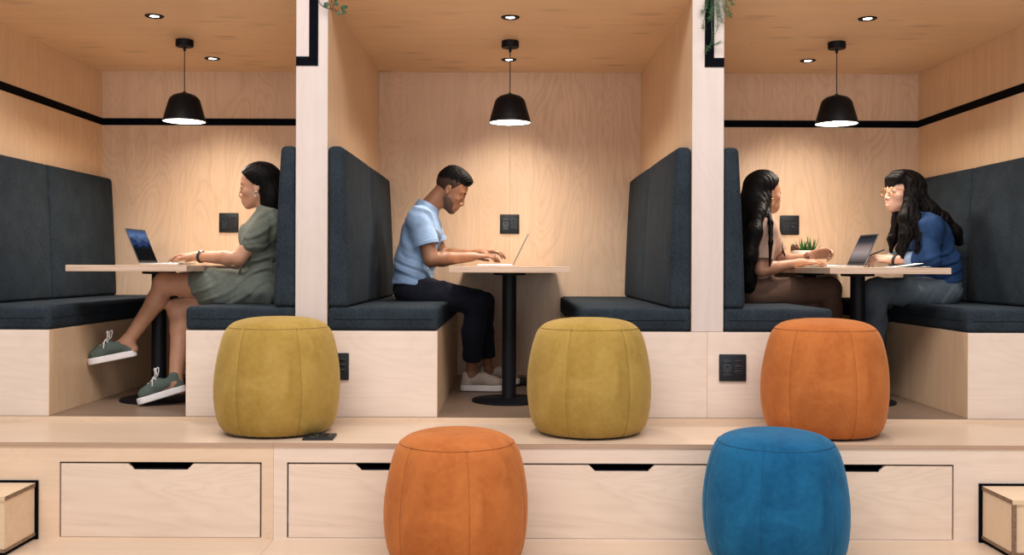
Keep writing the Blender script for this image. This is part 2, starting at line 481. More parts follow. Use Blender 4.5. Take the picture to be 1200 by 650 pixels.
# ------------------------------------------------------------------ lamps
def pendant(x, label):
    t = empty('pendant_lamp', (x, 5.838, ZC), 0, label, 'lamp', 'black pendant lamps')
    bm = BM(); add_lathe(bm, [(0, 0), (.05, 0), (.052, -.002), (.052, -.036), (.049, -.040), (0, -.041)]); obj('canopy', bm, M['black_metal'], t, True)
    bm = BM(); add_lathe(bm, [(0, -.0395), (.008, -.040), (.008, -.062), (.0028, -.068), (.0028, -.32), (0, -.321)], seg=12); obj('cord', bm, M['black_metal'], t, True)
    pr = [(.006, -.306), (.012, -.312), (.038, -.320), (.062, -.328), (.080, -.342), (.090, -.358), (.0975, -.385), (.113, -.44), (.1255, -.487)]
    bm = BM(); add_lathe(bm, [(0, -.305)]+pr+[(.1245, -.4875), (.1215, -.485)]+[(max(r-.0035, .001), z-.004) for r, z in pr[::-1][1:]]+[(0, -.318)], seg=64)
    sh = obj('lamp_shade', bm, M['black_metal'], t, True)
    bm = BM(); add_lathe(bm, [(.0212, -.3285)]+[(r-.0055, z-.006) for r, z in pr[2:-1]]+[(.1205, -.483)], seg=64)
    obj('shade_lining', bm, M['lamp_in'], sh, True, label='glowing white shade lining')
    bm = BM(); add_lathe(bm, [(0, -.380), (.022, -.388), (.045, -.41), (.056, -.44), (.05, -.466), (.028, -.480), (0, -.484)], seg=32)
    obj('bulb', bm, M['bulb'], t, True, label='glowing white bulb')
    l = bpy.data.lights.new('pendant_light', 'AREA'); l.shape = 'DISK'; l.size = .22; l.energy = PEND_W; l.color = (1, .87, .73)
    lo = bpy.data.objects.new('pendant_light', l); COL.objects.link(lo); lo.location = (x, 5.838, ZC-.4895)
    return t
def downlight(x, y, label):
    t = empty('downlight', (x, y, ZC), 0, label, 'ceiling light', 'recessed downlights in the booth ceilings')
    bm = BM(); add_lathe(bm, [(.022, -.001), (.026, -.004), (.034, -.006), (.047, -.005), (.0505, -.001), (.0505, 0), (.022, 0), (.022, -.001)], seg=40); obj('trim_ring', bm, M['black_metal'], t, True)
    bm = BM(); add_lathe(bm, [(0, -.003), (.016, -.0028), (.0235, -.002), (.0235, -.0005), (0, -.0005)], seg=32); obj('lens', bm, M['led'], t, True, label='glowing white lens')
    l = bpy.data.lights.new('downlight_light', 'SPOT'); l.energy = DOWN_W; l.color = (1, .87, .73); l.shadow_soft_size = .025
    l.spot_size = math.radians(DOWN_ANG); l.spot_blend = 1.0
    lo = bpy.data.objects.new('downlight_light', l); COL.objects.link(lo); lo.location = (x, y, ZC-.012)
    return t
pendant(-1.937, 'black pendant lamp lit over the table of the woman in the green dress')
pendant(0.0, 'black pendant lamp lit over the table of the man in light blue')
pendant(1.943, 'black pendant lamp lit over the table of the two women')
for x, y, lb in ((-1.913, 5.275, 'front recessed downlight in the left booth ceiling, nearer the room'), (-1.928, 6.354, 'rear recessed downlight in the left booth ceiling, nearer the back wall'),
                 (0.0, 5.275, 'front recessed downlight in the middle booth ceiling, ahead of the pendant'), (-.008, 6.354, 'rear recessed downlight in the middle booth ceiling, behind the pendant cord'),
                 (1.92, 5.275, 'front recessed downlight in the right booth ceiling, nearer the room'), (1.928, 6.354, 'rear recessed downlight in the right booth ceiling, left of the pendant canopy')):
    downlight(x, y, lb)

# ------------------------------------------------------------------ outlets
def outlet(loc, rx, rz, label):
    """square black plate with a three-hole socket and two small ports; built facing -Y"""
    t = empty('power_outlet', loc, 0, label, 'outlet', 'square black power outlets'); t.rotation_euler = (rx, 0, rz)
    w = .067
    bm = BM(); add_box(bm, (-w, -.010, -w), (w, 0, w), .003, 2); obj('plate', bm, M['plate'], t, True)
    bm = BM(); add_box(bm, (-.050, -.0125, -.040), (-.006, -.009, .020), .0015, 1); so = obj('socket', bm, M['plate_in'], t, True)
    bm = BM()
    for x, z in ((-.028, .004), (-.041, -.024), (-.015, -.024)): add_lathe_y(bm, x, z, .0045)
    obj('pin_holes', bm, M['dark'], so)
    bm = BM(); add_box(bm, (-.050, -.0128, .026), (-.006, -.009, .042), .0015, 1); obj('switch', bm, M['plate_in'], t, True)
    for z in (.030, .004, -.022):
        bm = BM(); add_box(bm, (.010, -.0118, z-.009), (.052, -.009, z+.009), .0015, 1); pp = obj('port', bm, M['plate_in'], t, True)
        bm = BM(); add_box(bm, (.018, -.0122, z-.003), (.044, -.0112, z+.003)); obj('port_slot', bm, M['dark'], pp)
    return t
def add_lathe_y(bm, x, z, r):
    vs = []
    for y in (-.0131, -.010):
        vs.append([bm.verts.new((x+r*math.cos(a*math.pi/6), y, z+r*math.sin(a*math.pi/6))) for a in range(12)])
    bm.faces.new(vs[0]); bm.faces.new(vs[1][::-1])
    for i in range(12): bm.faces.new((vs[0][i], vs[0][(i+1) % 12], vs[1][(i+1) % 12], vs[1][i]))
outlet((-1.94, YB, 1.045), 0, 0, 'black outlet on the back wall beside the woman in the green dress')
outlet((0.0, YB, 1.042), 0, 0, 'black outlet on the back wall above the open laptop of the man')
outlet((1.934, YB, 1.042), 0, 0, 'black outlet on the back wall above the potted succulent')
outlet((-.862, YF, .251), 0, 0, 'black outlet on the bench front half behind the left olive pouf')
outlet((1.109, YF, .251), 0, 0, 'black outlet on the bench front left of the upper orange pouf')
outlet((-.846, 4.392, ZP), math.radians(-90), math.radians(2), 'black outlet plate lying flat on the platform beside the left olive pouf')

# ------------------------------------------------------------------ poufs
PROF = [(0, .5335), (.05, .533), (.10, .5305), (.14, .5255), (.17, .519), (.193, .511), (.211, .501), (.2235, .4905), (.2275, .4865), (.238, .472), (.2495, .447), (.260, .413), (.270, .37), (.2785, .32), (.2845, .27), (.2868, .22), (.2860, .17), (.2815, .12), (.2735, .074), (.262, .040), (.247, .019), (.228, .0085), (.200, .007), (0, .007)]
def pouf(name, x, y, z, rot, label, m, th):
    t = empty(name, (x, y, z), 0, label, 'pouf', 'round velvet poufs')
    seams = [rot+k*math.pi/3 for k in range(6)]
    r0 = random.Random(sum(map(ord, label))); ph = r0.random()*6
    def dang(a): return min(abs((a-s+math.pi) % (2*math.pi)-math.pi) for s in seams)
    def fn(r, zz, a):
        if r < .2 and zz > .3: return r, zz
        d = dang(a); r2 = r
        if zz < .4875: r2 -= .0045*math.exp(-(d/.022)**2) ; r2 += .0025*math.sin(min(1, d/.52)*math.pi/2)
        r2 += .0015*math.sin(3*a+ph+zz*9)+.001*math.sin(7*a+ph*2-zz*14)
        if abs(zz-.4865) < .001: r2 -= .0015
        if zz < .08: r2 -= .002*(1+math.sin(a*42+ph))*(.08-zz)/.08
        return r2, zz
    bm = BM(); add_lathe(bm, PROF, seg=240, fn=fn); obj('cover', bm, m, t, 'all')
    pts = []
    for k in range(96):
        a = 2*math.pi*k/96; r, zz = fn(.2275, .4865, a); pts.append((r*math.cos(a)*1.003, r*math.sin(a)*1.003, zz))
    bm = BM(); add_tube(bm, pts, .0014, 6, True); obj('top_seam', bm, th, t, True)
    for s in seams:
        bm = BM(); pp = []
        for (r, zz) in PROF[8:-2]:
            r2, _ = fn(r, zz, s); pp.append(((r2+.0004)*math.cos(s), (r2+.0004)*math.sin(s), zz))
        add_tube(bm, curve(pp, 40), .0013, 6); obj('seam', bm, th, t, True)
    bm = BM(); add_lathe(bm, [(0, 0), (.205, 0), (.209, .004), (.209, .012), (0, .013)], seg=64); obj('base', bm, M['dark'], t, True, label='dark recessed base ring')
D = math.radians
A0 = -math.pi/2
pouf('pouf', -1.078, 4.578, ZP, A0-D(26), 'olive velvet pouf beside the flat outlet plate, left on the platform', M['olive'], M['thread_olive'])
pouf('pouf', .372, 4.578, ZP, A0-D(25), 'olive velvet pouf on the platform before the empty middle bench', M['olive'], M['thread_olive'])
pouf('pouf', 1.468, 4.572, ZP, A0+D(11), 'orange velvet pouf up on the platform before the two women', M['orange'], M['thread_orange'])
pouf('pouf', -.210, 3.945, ZL, A0+D(13), 'orange velvet pouf on the lower floor, cut by the bottom frame edge', M['orange'], M['thread_orange'])
pouf('pouf', 1.076, 3.962, ZL, A0-D(26), 'blue velvet pouf on the lower floor', M['blue'], M['thread_blue'])

# ------------------------------------------------------------------ step blocks
for s, lb in ((-1, 'plywood step block with dark edges at the left end of the lower floor'), (1, 'plywood step block with dark edges at the right end of the lower floor')):
    xe = s*2.05; t = empty('step_block', (s*2.55, 3.99, ZL), 0, lb, 'step', 'plywood step blocks')
    o0 = -V(t.location); x0, x1 = sorted((xe, s*3.05)); zt = -.194
    bm = BM(); xa, xb = sorted((xe+s*.004, s*3.05)); add_box(bm, (xa, 3.998, ZL+.03), (xb, YR-.008, zt-.018))
    bmesh.ops.translate(bm, vec=o0, verts=bm.verts); obj('body', bm, M['ply_step'], t)
    bm = BM(); add_box(bm, (x0, 3.992, zt-.018), (x1, YR-.008, zt))
    bmesh.ops.translate(bm, vec=o0, verts=bm.verts); ob = obj('tread', bm, [M['ply_step'], M['edge_dark']], t)
    for p in ob.data.polygons:
        if abs(p.normal.x) > .5: p.material_index = 1
    bm = BM(); add_box(bm, (x0, 3.992, ZL+.018), (x1, YR-.008, ZL+.031))
    bmesh.ops.translate(bm, vec=o0, verts=bm.verts); obj('bottom_rail', bm, M['edge_dark'], t)
    bm = BM(); xa, xb = sorted((xe+s*.01, s*3.05)); add_box(bm, (xa, 4.0, ZL), (xb, YR-.012, ZL+.018))
    bmesh.ops.translate(bm, vec=o0, verts=bm.verts); obj('plinth', bm, M['black'], t)
    bm = BM(); xa, xb = sorted((xe-s*.009, s*3.05)); add_box(bm, (xa, YR-.0075, ZL), (xb, YR+.0035, zt+.009))  # black sheet painted in for the shadow gap round the block
    bmesh.ops.translate(bm, vec=o0, verts=bm.verts); obj('shadow_gap', bm, M['black'], t)
    if s > 0:
        bm = BM(); add_box(bm, (xe-.001, 3.990, ZL+.031), (xe+.016, 3.9979, zt-.018))
        bmesh.ops.translate(bm, vec=o0, verts=bm.verts); obj('corner_edge', bm, M['edge_dark'], t)
# ------------------------------------------------------------------ laptops
def screen_mat(name, stops, ridge):
    m, nt, b = new_mat(name)
    tc = N(nt, 'ShaderNodeTexCoord'); sx = N(nt, 'ShaderNodeSeparateXYZ'); nt.links.new(tc.outputs['UV'], sx.inputs[0])
    u, v = sx.outputs[0], sx.outputs[1]
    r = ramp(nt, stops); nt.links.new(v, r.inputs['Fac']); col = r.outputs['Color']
    if ridge:
        for k, (h, amp, c) in enumerate(((.78, .34, (.075, .115, .24)), (.66, .38, (.022, .045, .13)), (.50, .30, (.006, .012, .03)))):
            cx = N(nt, 'ShaderNodeCombineXYZ'); nt.links.new(u, cx.inputs[0]); cx.inputs[1].default_value = 3.7*k
            n = noise(nt, cx.outputs[0], 4.2, 5, .55)
            line = math_(nt, 'MULTIPLY_ADD', math_(nt, 'SUBTRACT', n, .5), amp*1.6, h)
            f = math_(nt, 'LESS_THAN', v, line)
            col = mix(nt, f, col, c)
        # a dark editor window over the lower part
        f = math_(nt, 'LESS_THAN', v, .40); col = mix(nt, f, col, (.006, .006, .007))
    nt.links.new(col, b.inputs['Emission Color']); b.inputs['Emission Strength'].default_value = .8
    b.inputs['Base Color'].default_value = (.002, .002, .002, 1); b.inputs['Roughness'].default_value = .5; b.inputs['Specular IOR Level'].default_value = 0
    return m
M['screen_hills'] = screen_mat('screen with hazy blue ridges', [(.5, (.06, .10, .22)), (.8, (.14, .22, .42)), (1, (.05, .09, .22))], True)
M['screen_reflection'] = screen_mat('screen with painted reflection', [(0, (.03, .028, .028)), (.12, (.16, .13, .125)), (.38, (.46, .37, .36)), (.58, (.33, .235, .215)), (.76, (.05, .055, .07)), (1, (.008, .010, .014))], False)  # reflected light painted as emissive bands, not a displayed image

def laptop(hinge, rz, tilt, label, screen, width=.285, depth=.212, lidh=.205):
    """hinge: middle of the hinge on the table; base runs along local +x, lid leans back to -x"""
    t = empty('laptop', hinge, rz, label, 'laptop', 'open laptops on the booth tables')
    w = width/2
    bm = BM(); add_box(bm, (.0, -w, .0015), (depth, w, .0125), .004, 3); ba = obj('base', bm, M['alu'], t, True)
    bm = BM(); add_box(bm, (.022, -w+.018, .0122), (.118, w-.018, .0132), .0005, 1)
    kb = obj('keyboard', bm, M['keys'], t)
    bm = BM()
    for r in range(6):
        for c in range(14):
            x = .025+r*.0155; y = -w+.021+c*(width-.042)/14
            add_box(bm, (x, y, .013), (x+.0125, y+(width-.042)/14-.003, .0142))
    obj('keys', bm, M['keys'], kb)
    bm = BM(); add_box(bm, (.13, -.055, .0121), (depth-.012, .055, .0129), .0004, 1); obj('trackpad', bm, M['alu_dark'], t)
    bm = BM(); add_tube(bm, [(.002, -w+.03, .0095), (.002, w-.03, .0095)], .005, 10); obj('hinge', bm, M['keys'], t, True)
    d = V((-math.sin(tilt), 0, math.cos(tilt))); nrm = V((math.cos(tilt), 0, math.sin(tilt)))
    R = Matrix((nrm, V((0, 1, 0)), d)).transposed().to_4x4()
    X = Matrix.Translation((0, 0, .0095)) @ R
    def place(bm): bmesh.ops.transform(bm, matrix=X, verts=bm.verts); return bm
    bm = BM(); add_box(bm, (-.005, -w, .004), (.0, w, lidh), .0018, 2); li = obj('lid', place(bm), M['alu_dark'], t, True)
    bm = BM(); add_box(bm, (-.0002, -w+.002, .006), (.0006, w-.002, lidh-.002), .0003, 1); obj('bezel', place(bm), M['keys'], li)
    bm = BM(); uv = bm.loops.layers.uv.new()
    z0, z1, yw = .018, lidh-.010, w-.009
    vs = [bm.verts.new(p) for p in ((.0012, -yw, z0), (.0012, yw, z0), (.0012, yw, z1), (.0012, -yw, z1))]
    f = bm.faces.new(vs)
    for l, c in zip(f.loops, ((0, 0), (1, 0), (1, 1), (0, 1))): l[uv].uv = c
    vb = [bm.verts.new(v.co-V((.001, 0, 0))) for v in vs]; bm.faces.new(vb[::-1])
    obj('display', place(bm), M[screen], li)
    return t
TT = .75
h = P(177, 308, 211); laptop((h.x, 5.42, TT), 0, math.radians(22), 'open laptop with blue mountain wallpaper, before the woman in the green dress', 'screen_hills')
h = P(601, 312, 195); laptop((h.x, 5.897, TT), math.pi, math.radians(26), 'open laptop seen edge-on, before the man in the light blue shirt', 'screen_reflection')
h = P(1003, 312, 200); laptop((h.x-.01, 5.74, TT), math.pi+.04, math.radians(25), 'open laptop with grey reflection painted on its screen between the two women', 'screen_reflection', .262)

# ------------------------------------------------------------------ papers, pot, plants
def sheet(name, x, y, w, h, rz, z, label, cat, lift=0., group=None, mat='paper', parent=None):
    bm = BM(); nx = 10
    rows = []
    for t in range(2):
        rows.append([[bm.verts.new((-w/2+w*i/nx, -h/2+h*j, t*.0008+lift*(i/nx)**2)) for i in range(nx+1)] for j in (0, 1)])
    for i in range(nx):
        a, b = rows[0], rows[1]
        bm.faces.new((a[0][i], a[0][i+1], a[1][i+1], a[1][i])); bm.faces.new((b[0][i], b[1][i], b[1][i+1], b[0][i+1]))
        for j in (0, 1): bm.faces.new((a[j][i], a[j][i+1], b[j][i+1], b[j][i]))
    for i in (0, nx): bm.faces.new((rows[0][0][i], rows[0][1][i], rows[1][1][i], rows[1][0][i]))
    o = obj(name, bm, M[mat], parent, True); o.location = (x, y, z); o.rotation_euler = (0, 0, rz)
    return tag(o, label, cat, group) if label else o
sheet('paper_sheet', 2.165, 5.45, .21, .297, .1, TT+.0002, 'loose white sheet on the right table, flat under the denim sleeve', 'paper', .006, 'loose sheets on the right table')
sheet('paper_sheet', 2.17, 5.48, .21, .297, -.2, TT+.0022, 'white sheet with a raised corner, topmost before the denim shirt', 'paper', .022, 'loose sheets on the right table')
t = empty('notebook', (1.815, 5.98, TT), 0, 'open white notebook with a lifted page, between the tan top woman and the laptop', 'notebook')
bm = BM(); add_box(bm, (-.085, -.11, .0005), (.085, .11, .004), .001, 1); obj('cover', bm, M['keys'], t)
bm = BM()
def page_block(s):
    prof = [(0, .004), (s*.02, .012), (s*.05, .011), (s*.081, .007), (s*.081, .004)]
    add_prism(bm, prof, 'y', -.106, .106)
page_block(-1); page_block(1); obj('pages', bm, M['paper'], t)
sh = sheet('lifted_page', .0, 0, .12, .21, 0, .013, None, None, .0, parent=t); sh.location = (-.045, 0, .034); sh.rotation_euler = (0, .42, 0)

def leafblade(bm, base, d, up, L, w, th, curl=.2, n=7):
    """fleshy tapering leaf"""
    d, up = d.normalized(), up.normalized(); s = d.cross(up).normalized(); rings = []
    for i in range(n+1):
        t = i/n; p = base+d*L*t+up*curl*L*t*t
        ww = w*(1-t)**.7*(.75+.5*math.sin(min(1, t*2.2)*math.pi/2)) if i < n else .0006
        tt = th*(1-t*.85)
        rings.append([bm.verts.new(p+s*ww*math.cos(a)+up*tt*math.sin(a)*(1 if math.sin(a) < 0 else .35)) for a in (k*math.pi/4 for k in range(8))])
    for A, B in zip(rings, rings[1:]):
        for k in range(8): bm.faces.new((A[k], A[(k+1) % 8], B[(k+1) % 8], B[k]))
    bm.faces.new(rings[0][::-1]); bm.faces.new(rings[-1])
pc = P(943, 300, 185)
t = empty('potted_succulent', (pc.x, pc.y, TT), 0, 'pale bowl of spiky green succulents on the right table under the wall outlet', 'plant')
t.scale = (1, 1, 1.2)
bm = BM(); add_lathe(bm, [(0, 0), (.05, 0), (.062, .006), (.078, .04), (.086, .075), (.088, .086), (.085, .088), (.081, .084), (.078, .074), (0, .072)], seg=48); obj('pot', bm, M['pot'], t, True)
bm = BM(); add_lathe(bm, [(0, .079), (.04, .081), (.0785, .0745), (.0785, .07), (0, .07)], seg=32, fn=lambda r, z, a: (r, z+.003*math.sin(5*a)*(r < .06))); obj('soil', bm, M['soil'], t, True)
for (cx, cy, n, L) in ((-.012, 0, 11, .085), (.042, .008, 10, .088)):
    for k in range(n):
        a = k*2.4; el = .5+.95*(k/n)
        d = V((math.cos(a)*math.cos(el), math.sin(a)*math.cos(el), math.sin(el)))
        up = (V((0, 0, 1))-d*d.z).normalized()
        bm = BM(); leafblade(bm, V((cx+.008*math.cos(a), cy+.008*math.sin(a), .076)), d, up, L*(.75+.4*rnd.random()), .0095, .006, .12); obj('leaf', bm, M['leaf'], t, 'all')
bm = BM()
for k in range(26):
    a = k*2.4; zz = .08+.03*k/26; r = .022*math.sin(math.pi*(.25+.7*k/26)); d = V((math.cos(a), math.sin(a), .5))
    leafblade(bm, V((-.064+r*.5*math.cos(a), -.012+r*.5*math.sin(a), zz)), d, V((0, 0, 1)), .018, .007, .005, .4, 4)
obj('small_rosette', bm, M['pinkplant'], t, 'all', label='reddish small rosette')
bm = BM(); add_lathe(bm, [(0, .125), (.008, .122), (.014, .11), (.015, .09), (.013, .072), (0, .07)], (-.073, .0, 0), 40, lambda r, z, a: (r*(1+.12*math.cos(8*a)), z)); obj('small_cactus', bm, M['leaf'], t, 'all')

def ivy_leaf(bm, p, d, nrm, L):
    d = d.normalized(); s = d.cross(nrm).normalized(); nrm = s.cross(d).normalized()
    out = [(0, 0), (-.08, .22), (.05, .5), (.3, .42), (.38, .62), (.62, .30), (1, 0), (.62, -.30), (.38, -.62), (.3, -.42), (.05, -.5), (-.08, -.22)]
    for off in (1, -1):
        c = bm.verts.new(p+d*L*.35+nrm*L*(.06+.012*off))
        vs = [bm.verts.new(p+d*L*a+s*L*b*.8+nrm*L*(-.12*abs(b)+.012*off)) for a, b in out]
        for i in range(len(vs)):
            f = (c, vs[i], vs[(i+1) % len(vs)]); bm.faces.new(f if off > 0 else f[::-1])
t = empty('ivy_vine', (-.95, YF, 2.25), 0, 'ivy sprig hanging over the top of the left pillar', 'plant')
o0 = -V(t.location)
def ivy_at(px, py, dy=-.03): return P(px, py, 236, dy)
main = curve([V((-.97, YF-.012, 2.35)), V((-.962, YF-.02, 2.2)), ivy_at(368, -8), ivy_at(372, 1), ivy_at(378, 8), ivy_at(388, 11), ivy_at(396, 14)], 30)
bm = BM(); add_tube(bm, [p+o0 for p in main], .0022, 6); obj('stem', bm, M['stem'], t, True)
for px, py, dx, dz, L in ((381, 3, .1, -1, .034), (379, -3, -.5, .8, .03), (388, -2, .5, .9, .03), (391, 4, .6, -.2, .026), (392, 1, .4, .9, .022), (399, 10, .8, .5, .03), (396, 14, -.3, -1, .022), (400, 14, 1, -.1, .028), (403, 9, .9, .4, .02)):
    bm = BM(); ivy_leaf(bm, ivy_at(px, py, -.04)+o0, V((dx, -.15, dz)), V((rnd.uniform(-.3, .3), -1, .25)), L); obj('leaf', bm, M['leaf_dark'], t)
    if px < 394:
        bm = BM(); q = min(main, key=lambda p: (p-ivy_at(px, py)).length); add_tube(bm, [q+o0, (q+ivy_at(px, py, -.04))/2+V((0, -.004, 0))+o0, ivy_at(px, py, -.04)+o0], .0012, 5); obj('stalk', bm, M['stem'], t, True)

t = empty('hanging_fern', (1.0, YF, 2.25), 0, 'feathery green fern trailing down the top of the right pillar', 'plant')
o0 = -V(t.location)
fr = random.Random(21)
strands = [[(834, -40), (829, -5), (825, 10), (821, 14)], [(838, -40), (836, -5), (833, 12), (830, 24)], [(840, -40), (843, -8), (847, 6), (851, 20)],
           [(841, -40), (850, -8), (856, 0), (858, 6)], [(839, -40), (838, 0), (840, 25), (838, 38)], [(840, -40), (841, 0), (842, 16), (846, 26)],
           [(836, -40), (832, 10), (833, 45), (826, 61)], [(837, -40), (834, 20), (835, 50), (844, 48)], [(840, -40), (848, -6), (853, 12), (855, 20)], [(834, -40), (826, 12), (824, 24), (823, 34)]]
for si, st in enumerate(strands):
    dy = -.02-.008*(si % 5)
    pts = curve([P(x, y, 236, dy) for x, y in st], 40)
    bm = BM(); add_tube(bm, [p+o0 for p in pts], .0011, 5); stem = obj('stem', bm, M['fern'], t, True)
    bm = BM()
    for i in range(8, len(pts)):
        if fr.random() < (.75 if si in (6, 7, 9) and i < 32 else .25): continue
        for k in range(5):
            d = V((fr.uniform(-1, 1), fr.uniform(-.7, .7), fr.uniform(-1, .6))).normalized()
            L = fr.uniform(.010, .026); q = pts[i]+o0
            s = d.orthogonal().normalized()*.0011; s2 = d.cross(s).normalized()*.0008
            a = bm.verts.new(q+d*L); b = [bm.verts.new(q+d*L*.4+x) for x in (s, s2, -s, -s2)]; c = bm.verts.new(q)
            for j in range(4):
                bm.faces.new((a, b[j], b[(j+1) % 4])); bm.faces.new((c, b[(j+1) % 4], b[j]))
    fo = obj('needle_foliage', bm, M['fern'], t); fo['kind'] = 'stuff'
# ------------------------------------------------------------------ implicit surfaces for bodies, hair and clothes
class Field:
    def __init__(s, lo, hi, h):
        s.h = h; s.lo = np.array(lo, np.float32)
        s.n = [int(math.ceil((hi[i]-lo[i])/h))+1 for i in range(3)]
        s.ax = [(lo[i]+h*np.arange(s.n[i])).astype(np.float32) for i in range(3)]
        s.F = np.full(s.n, 1.0, np.float32); s.frame()
    def frame(s, R=None, o=None):
        s.R = np.eye(3, dtype=np.float32) if R is None else np.array([list(r) for r in R], np.float32)
        s.o = np.zeros(3, np.float32) if o is None else np.array(list(o), np.float32)
    def W(s, p): return s.R @ np.array(list(p), np.float32)+s.o
    def _sl(s, lo, hi):
        out = []
        for i in range(3):
            a = max(0, int((lo[i]-s.lo[i])/s.h)); b = min(s.n[i], int((hi[i]-s.lo[i])/s.h)+2)
            if b <= a: return None
            out.append(slice(a, b))
        return tuple(out)
    def _grid(s, sl):
        return s.ax[0][sl[0]][:, None, None], s.ax[1][sl[1]][None, :, None], s.ax[2][sl[2]][None, None, :]
    def _put(s, sl, d, k, op):
        A = s.F[sl]
        if op == 's':
            d = -d; h = np.maximum(k-np.abs(A-d), 0)/max(k, 1e-6); s.F[sl] = np.maximum(A, d)+h*h*k*.25
        else:
            h = np.maximum(k-np.abs(A-d), 0)/max(k, 1e-6); s.F[sl] = np.minimum(A, d)-h*h*k*.25
    def cone(s, a, b, ra, rb, k=.012, st=None, op='u'):
        """tapered capsule; st=(axis, factor) widens it along axis"""
        a, b = s.W(a), s.W(b); m = max(ra, rb)+k+.012
        ext = np.full(3, m)
        if st is not None:
            w = s.R @ np.array(list(st[0]), np.float32); w /= np.linalg.norm(w); ext = m+np.abs(w)*m*(st[1]-1)
        sl = s._sl(np.minimum(a, b)-ext, np.maximum(a, b)+ext)
        if sl is None: return
        x, y, z = s._grid(sl); x, y, z = x-a[0], y-a[1], z-a[2]; e = b-a
        if st is not None:
            f = 1-1/st[1]; q = (x*w[0]+y*w[1]+z*w[2])*f
            x, y, z = x-q*w[0], y-q*w[1], z-q*w[2]
            e = e-w*(e@w)*f
        L = max(float(e@e), 1e-9)
        t = np.clip((x*e[0]+y*e[1]+z*e[2])/L, 0, 1)
        d = np.sqrt((x-t*e[0])**2+(y-t*e[1])**2+(z-t*e[2])**2)-(ra+t*(rb-ra))
        s._put(sl, d.astype(np.float32), k, op)
    def chain(s, pts, rs, k=.012, st=None):
        for i in range(len(pts)-1): s.cone(pts[i], pts[i+1], rs[i], rs[i+1], k, st)
    def ell(s, c, r, k=.012, rot=None, op='u'):
        R = s.R if rot is None else s.R @ np.array([list(q) for q in rot], np.float32)
        c = s.W(c); r = np.array(r, np.float32); m = float(r.max())+k+.012
        sl = s._sl(c-m, c+m)
        if sl is None: return
        x, y, z = s._grid(sl); x, y, z = x-c[0], y-c[1], z-c[2]
        u = [(x*R[0, i]+y*R[1, i]+z*R[2, i]) for i in range(3)]
        k0 = np.sqrt(sum((u[i]/r[i])**2 for i in range(3))); k1 = np.sqrt(sum((u[i]/r[i]**2)**2 for i in range(3)))
        d = k0*(k0-1)/np.maximum(k1, 1e-6)
        s._put(sl, d.astype(np.float32), k, op)
    def slab(s, a, b, ra, rb, zc, hz, rnd_, k=.004, op='u'):
        """tapered capsule in the local xy plane with local thickness hz (shoe soles)"""
        wa, wb = s.W((a[0], a[1], zc)), s.W((b[0], b[1], zc)); m = max(ra, rb)+k+.01
        sl = s._sl(np.minimum(wa, wb)-m, np.maximum(wa, wb)+m)
        if sl is None: return
        x, y, z = s._grid(sl); x, y, z = x-s.o[0], y-s.o[1], z-s.o[2]; R = s.R
        u = [(x*R[0, i]+y*R[1, i]+z*R[2, i]) for i in range(3)]
        e = (b[0]-a[0], b[1]-a[1]); L = e[0]**2+e[1]**2
        px, py = u[0]-a[0], u[1]-a[1]; t = np.clip((px*e[0]+py*e[1])/L, 0, 1)
        d2 = np.sqrt((px-t*e[0])**2+(py-t*e[1])**2)-(ra+t*(rb-ra))+rnd_; dz = np.abs(u[2]-zc)-hz+rnd_
        d = np.minimum(np.maximum(d2, dz), 0)+np.sqrt(np.maximum(d2, 0)**2+np.maximum(dz, 0)**2)-rnd_
        s._put(sl, d.astype(np.float32), k, op)
    def cut(s, p, n, k=.004, lo=None, hi=None):
        """remove the half space on the +n side of p (world box lo..hi limits the cut)"""
        p = s.W(p); n = s.R @ np.array(list(n), np.float32); n /= np.linalg.norm(n)
        sl = (slice(None),)*3 if lo is None else s._sl(np.array(lo), np.array(hi))
        x, y, z = s._grid(sl); d = (x-p[0])*n[0]+(y-p[1])*n[1]+(z-p[2])*n[2]
        s._put(sl, -d.astype(np.float32), k, 's')
    def ripple(s, fn, lim=.03, lo=None, hi=None):
        sl = (slice(None),)*3 if lo is None else s._sl(np.array(lo), np.array(hi))
        A = s.F[sl]; idx = np.nonzero(np.abs(A) < lim)
        A[idx] += fn(s.ax[0][sl[0]][idx[0]], s.ax[1][sl[1]][idx[1]], s.ax[2][sl[2]][idx[2]]).astype(np.float32)
    def mesh(s, name, mat, parent, label=None, relax=1):
        F = s.F; I = F < 0; nx, ny, nz = F.shape
        cs = np.zeros((nx-1, ny-1, nz-1), np.int8)
        for a in (0, 1):
            for b in (0, 1):
                for c in (0, 1): cs += I[a:nx-1+a, b:ny-1+b, c:nz-1+c]
        act = (cs > 0) & (cs < 8); ix = np.nonzero(act); nv = len(ix[0])
        vid = np.full(act.shape, -1, np.int32); vid[ix] = np.arange(nv)
        acc = np.zeros((nv, 3), np.float64); cnt = np.zeros(nv)
        cor = [(a, b, c) for a in (0, 1) for b in (0, 1) for c in (0, 1)]
        for p in cor:
            for q in cor:
                if sum(q)-sum(p) != 1 or any(q[i] < p[i] for i in range(3)): continue
                fp = F[ix[0]+p[0], ix[1]+p[1], ix[2]+p[2]]; fq = F[ix[0]+q[0], ix[1]+q[1], ix[2]+q[2]]
                m = (fp < 0) != (fq < 0); t = np.where(m, fp/np.where(m, fp-fq, 1), 0)
                for i in range(3): acc[:, i] += np.where(m, p[i]+t*(q[i]-p[i]), 0)
                cnt += m
        co = (acc/cnt[:, None]+np.stack(ix, 1))*s.h+s.lo
        quads = []
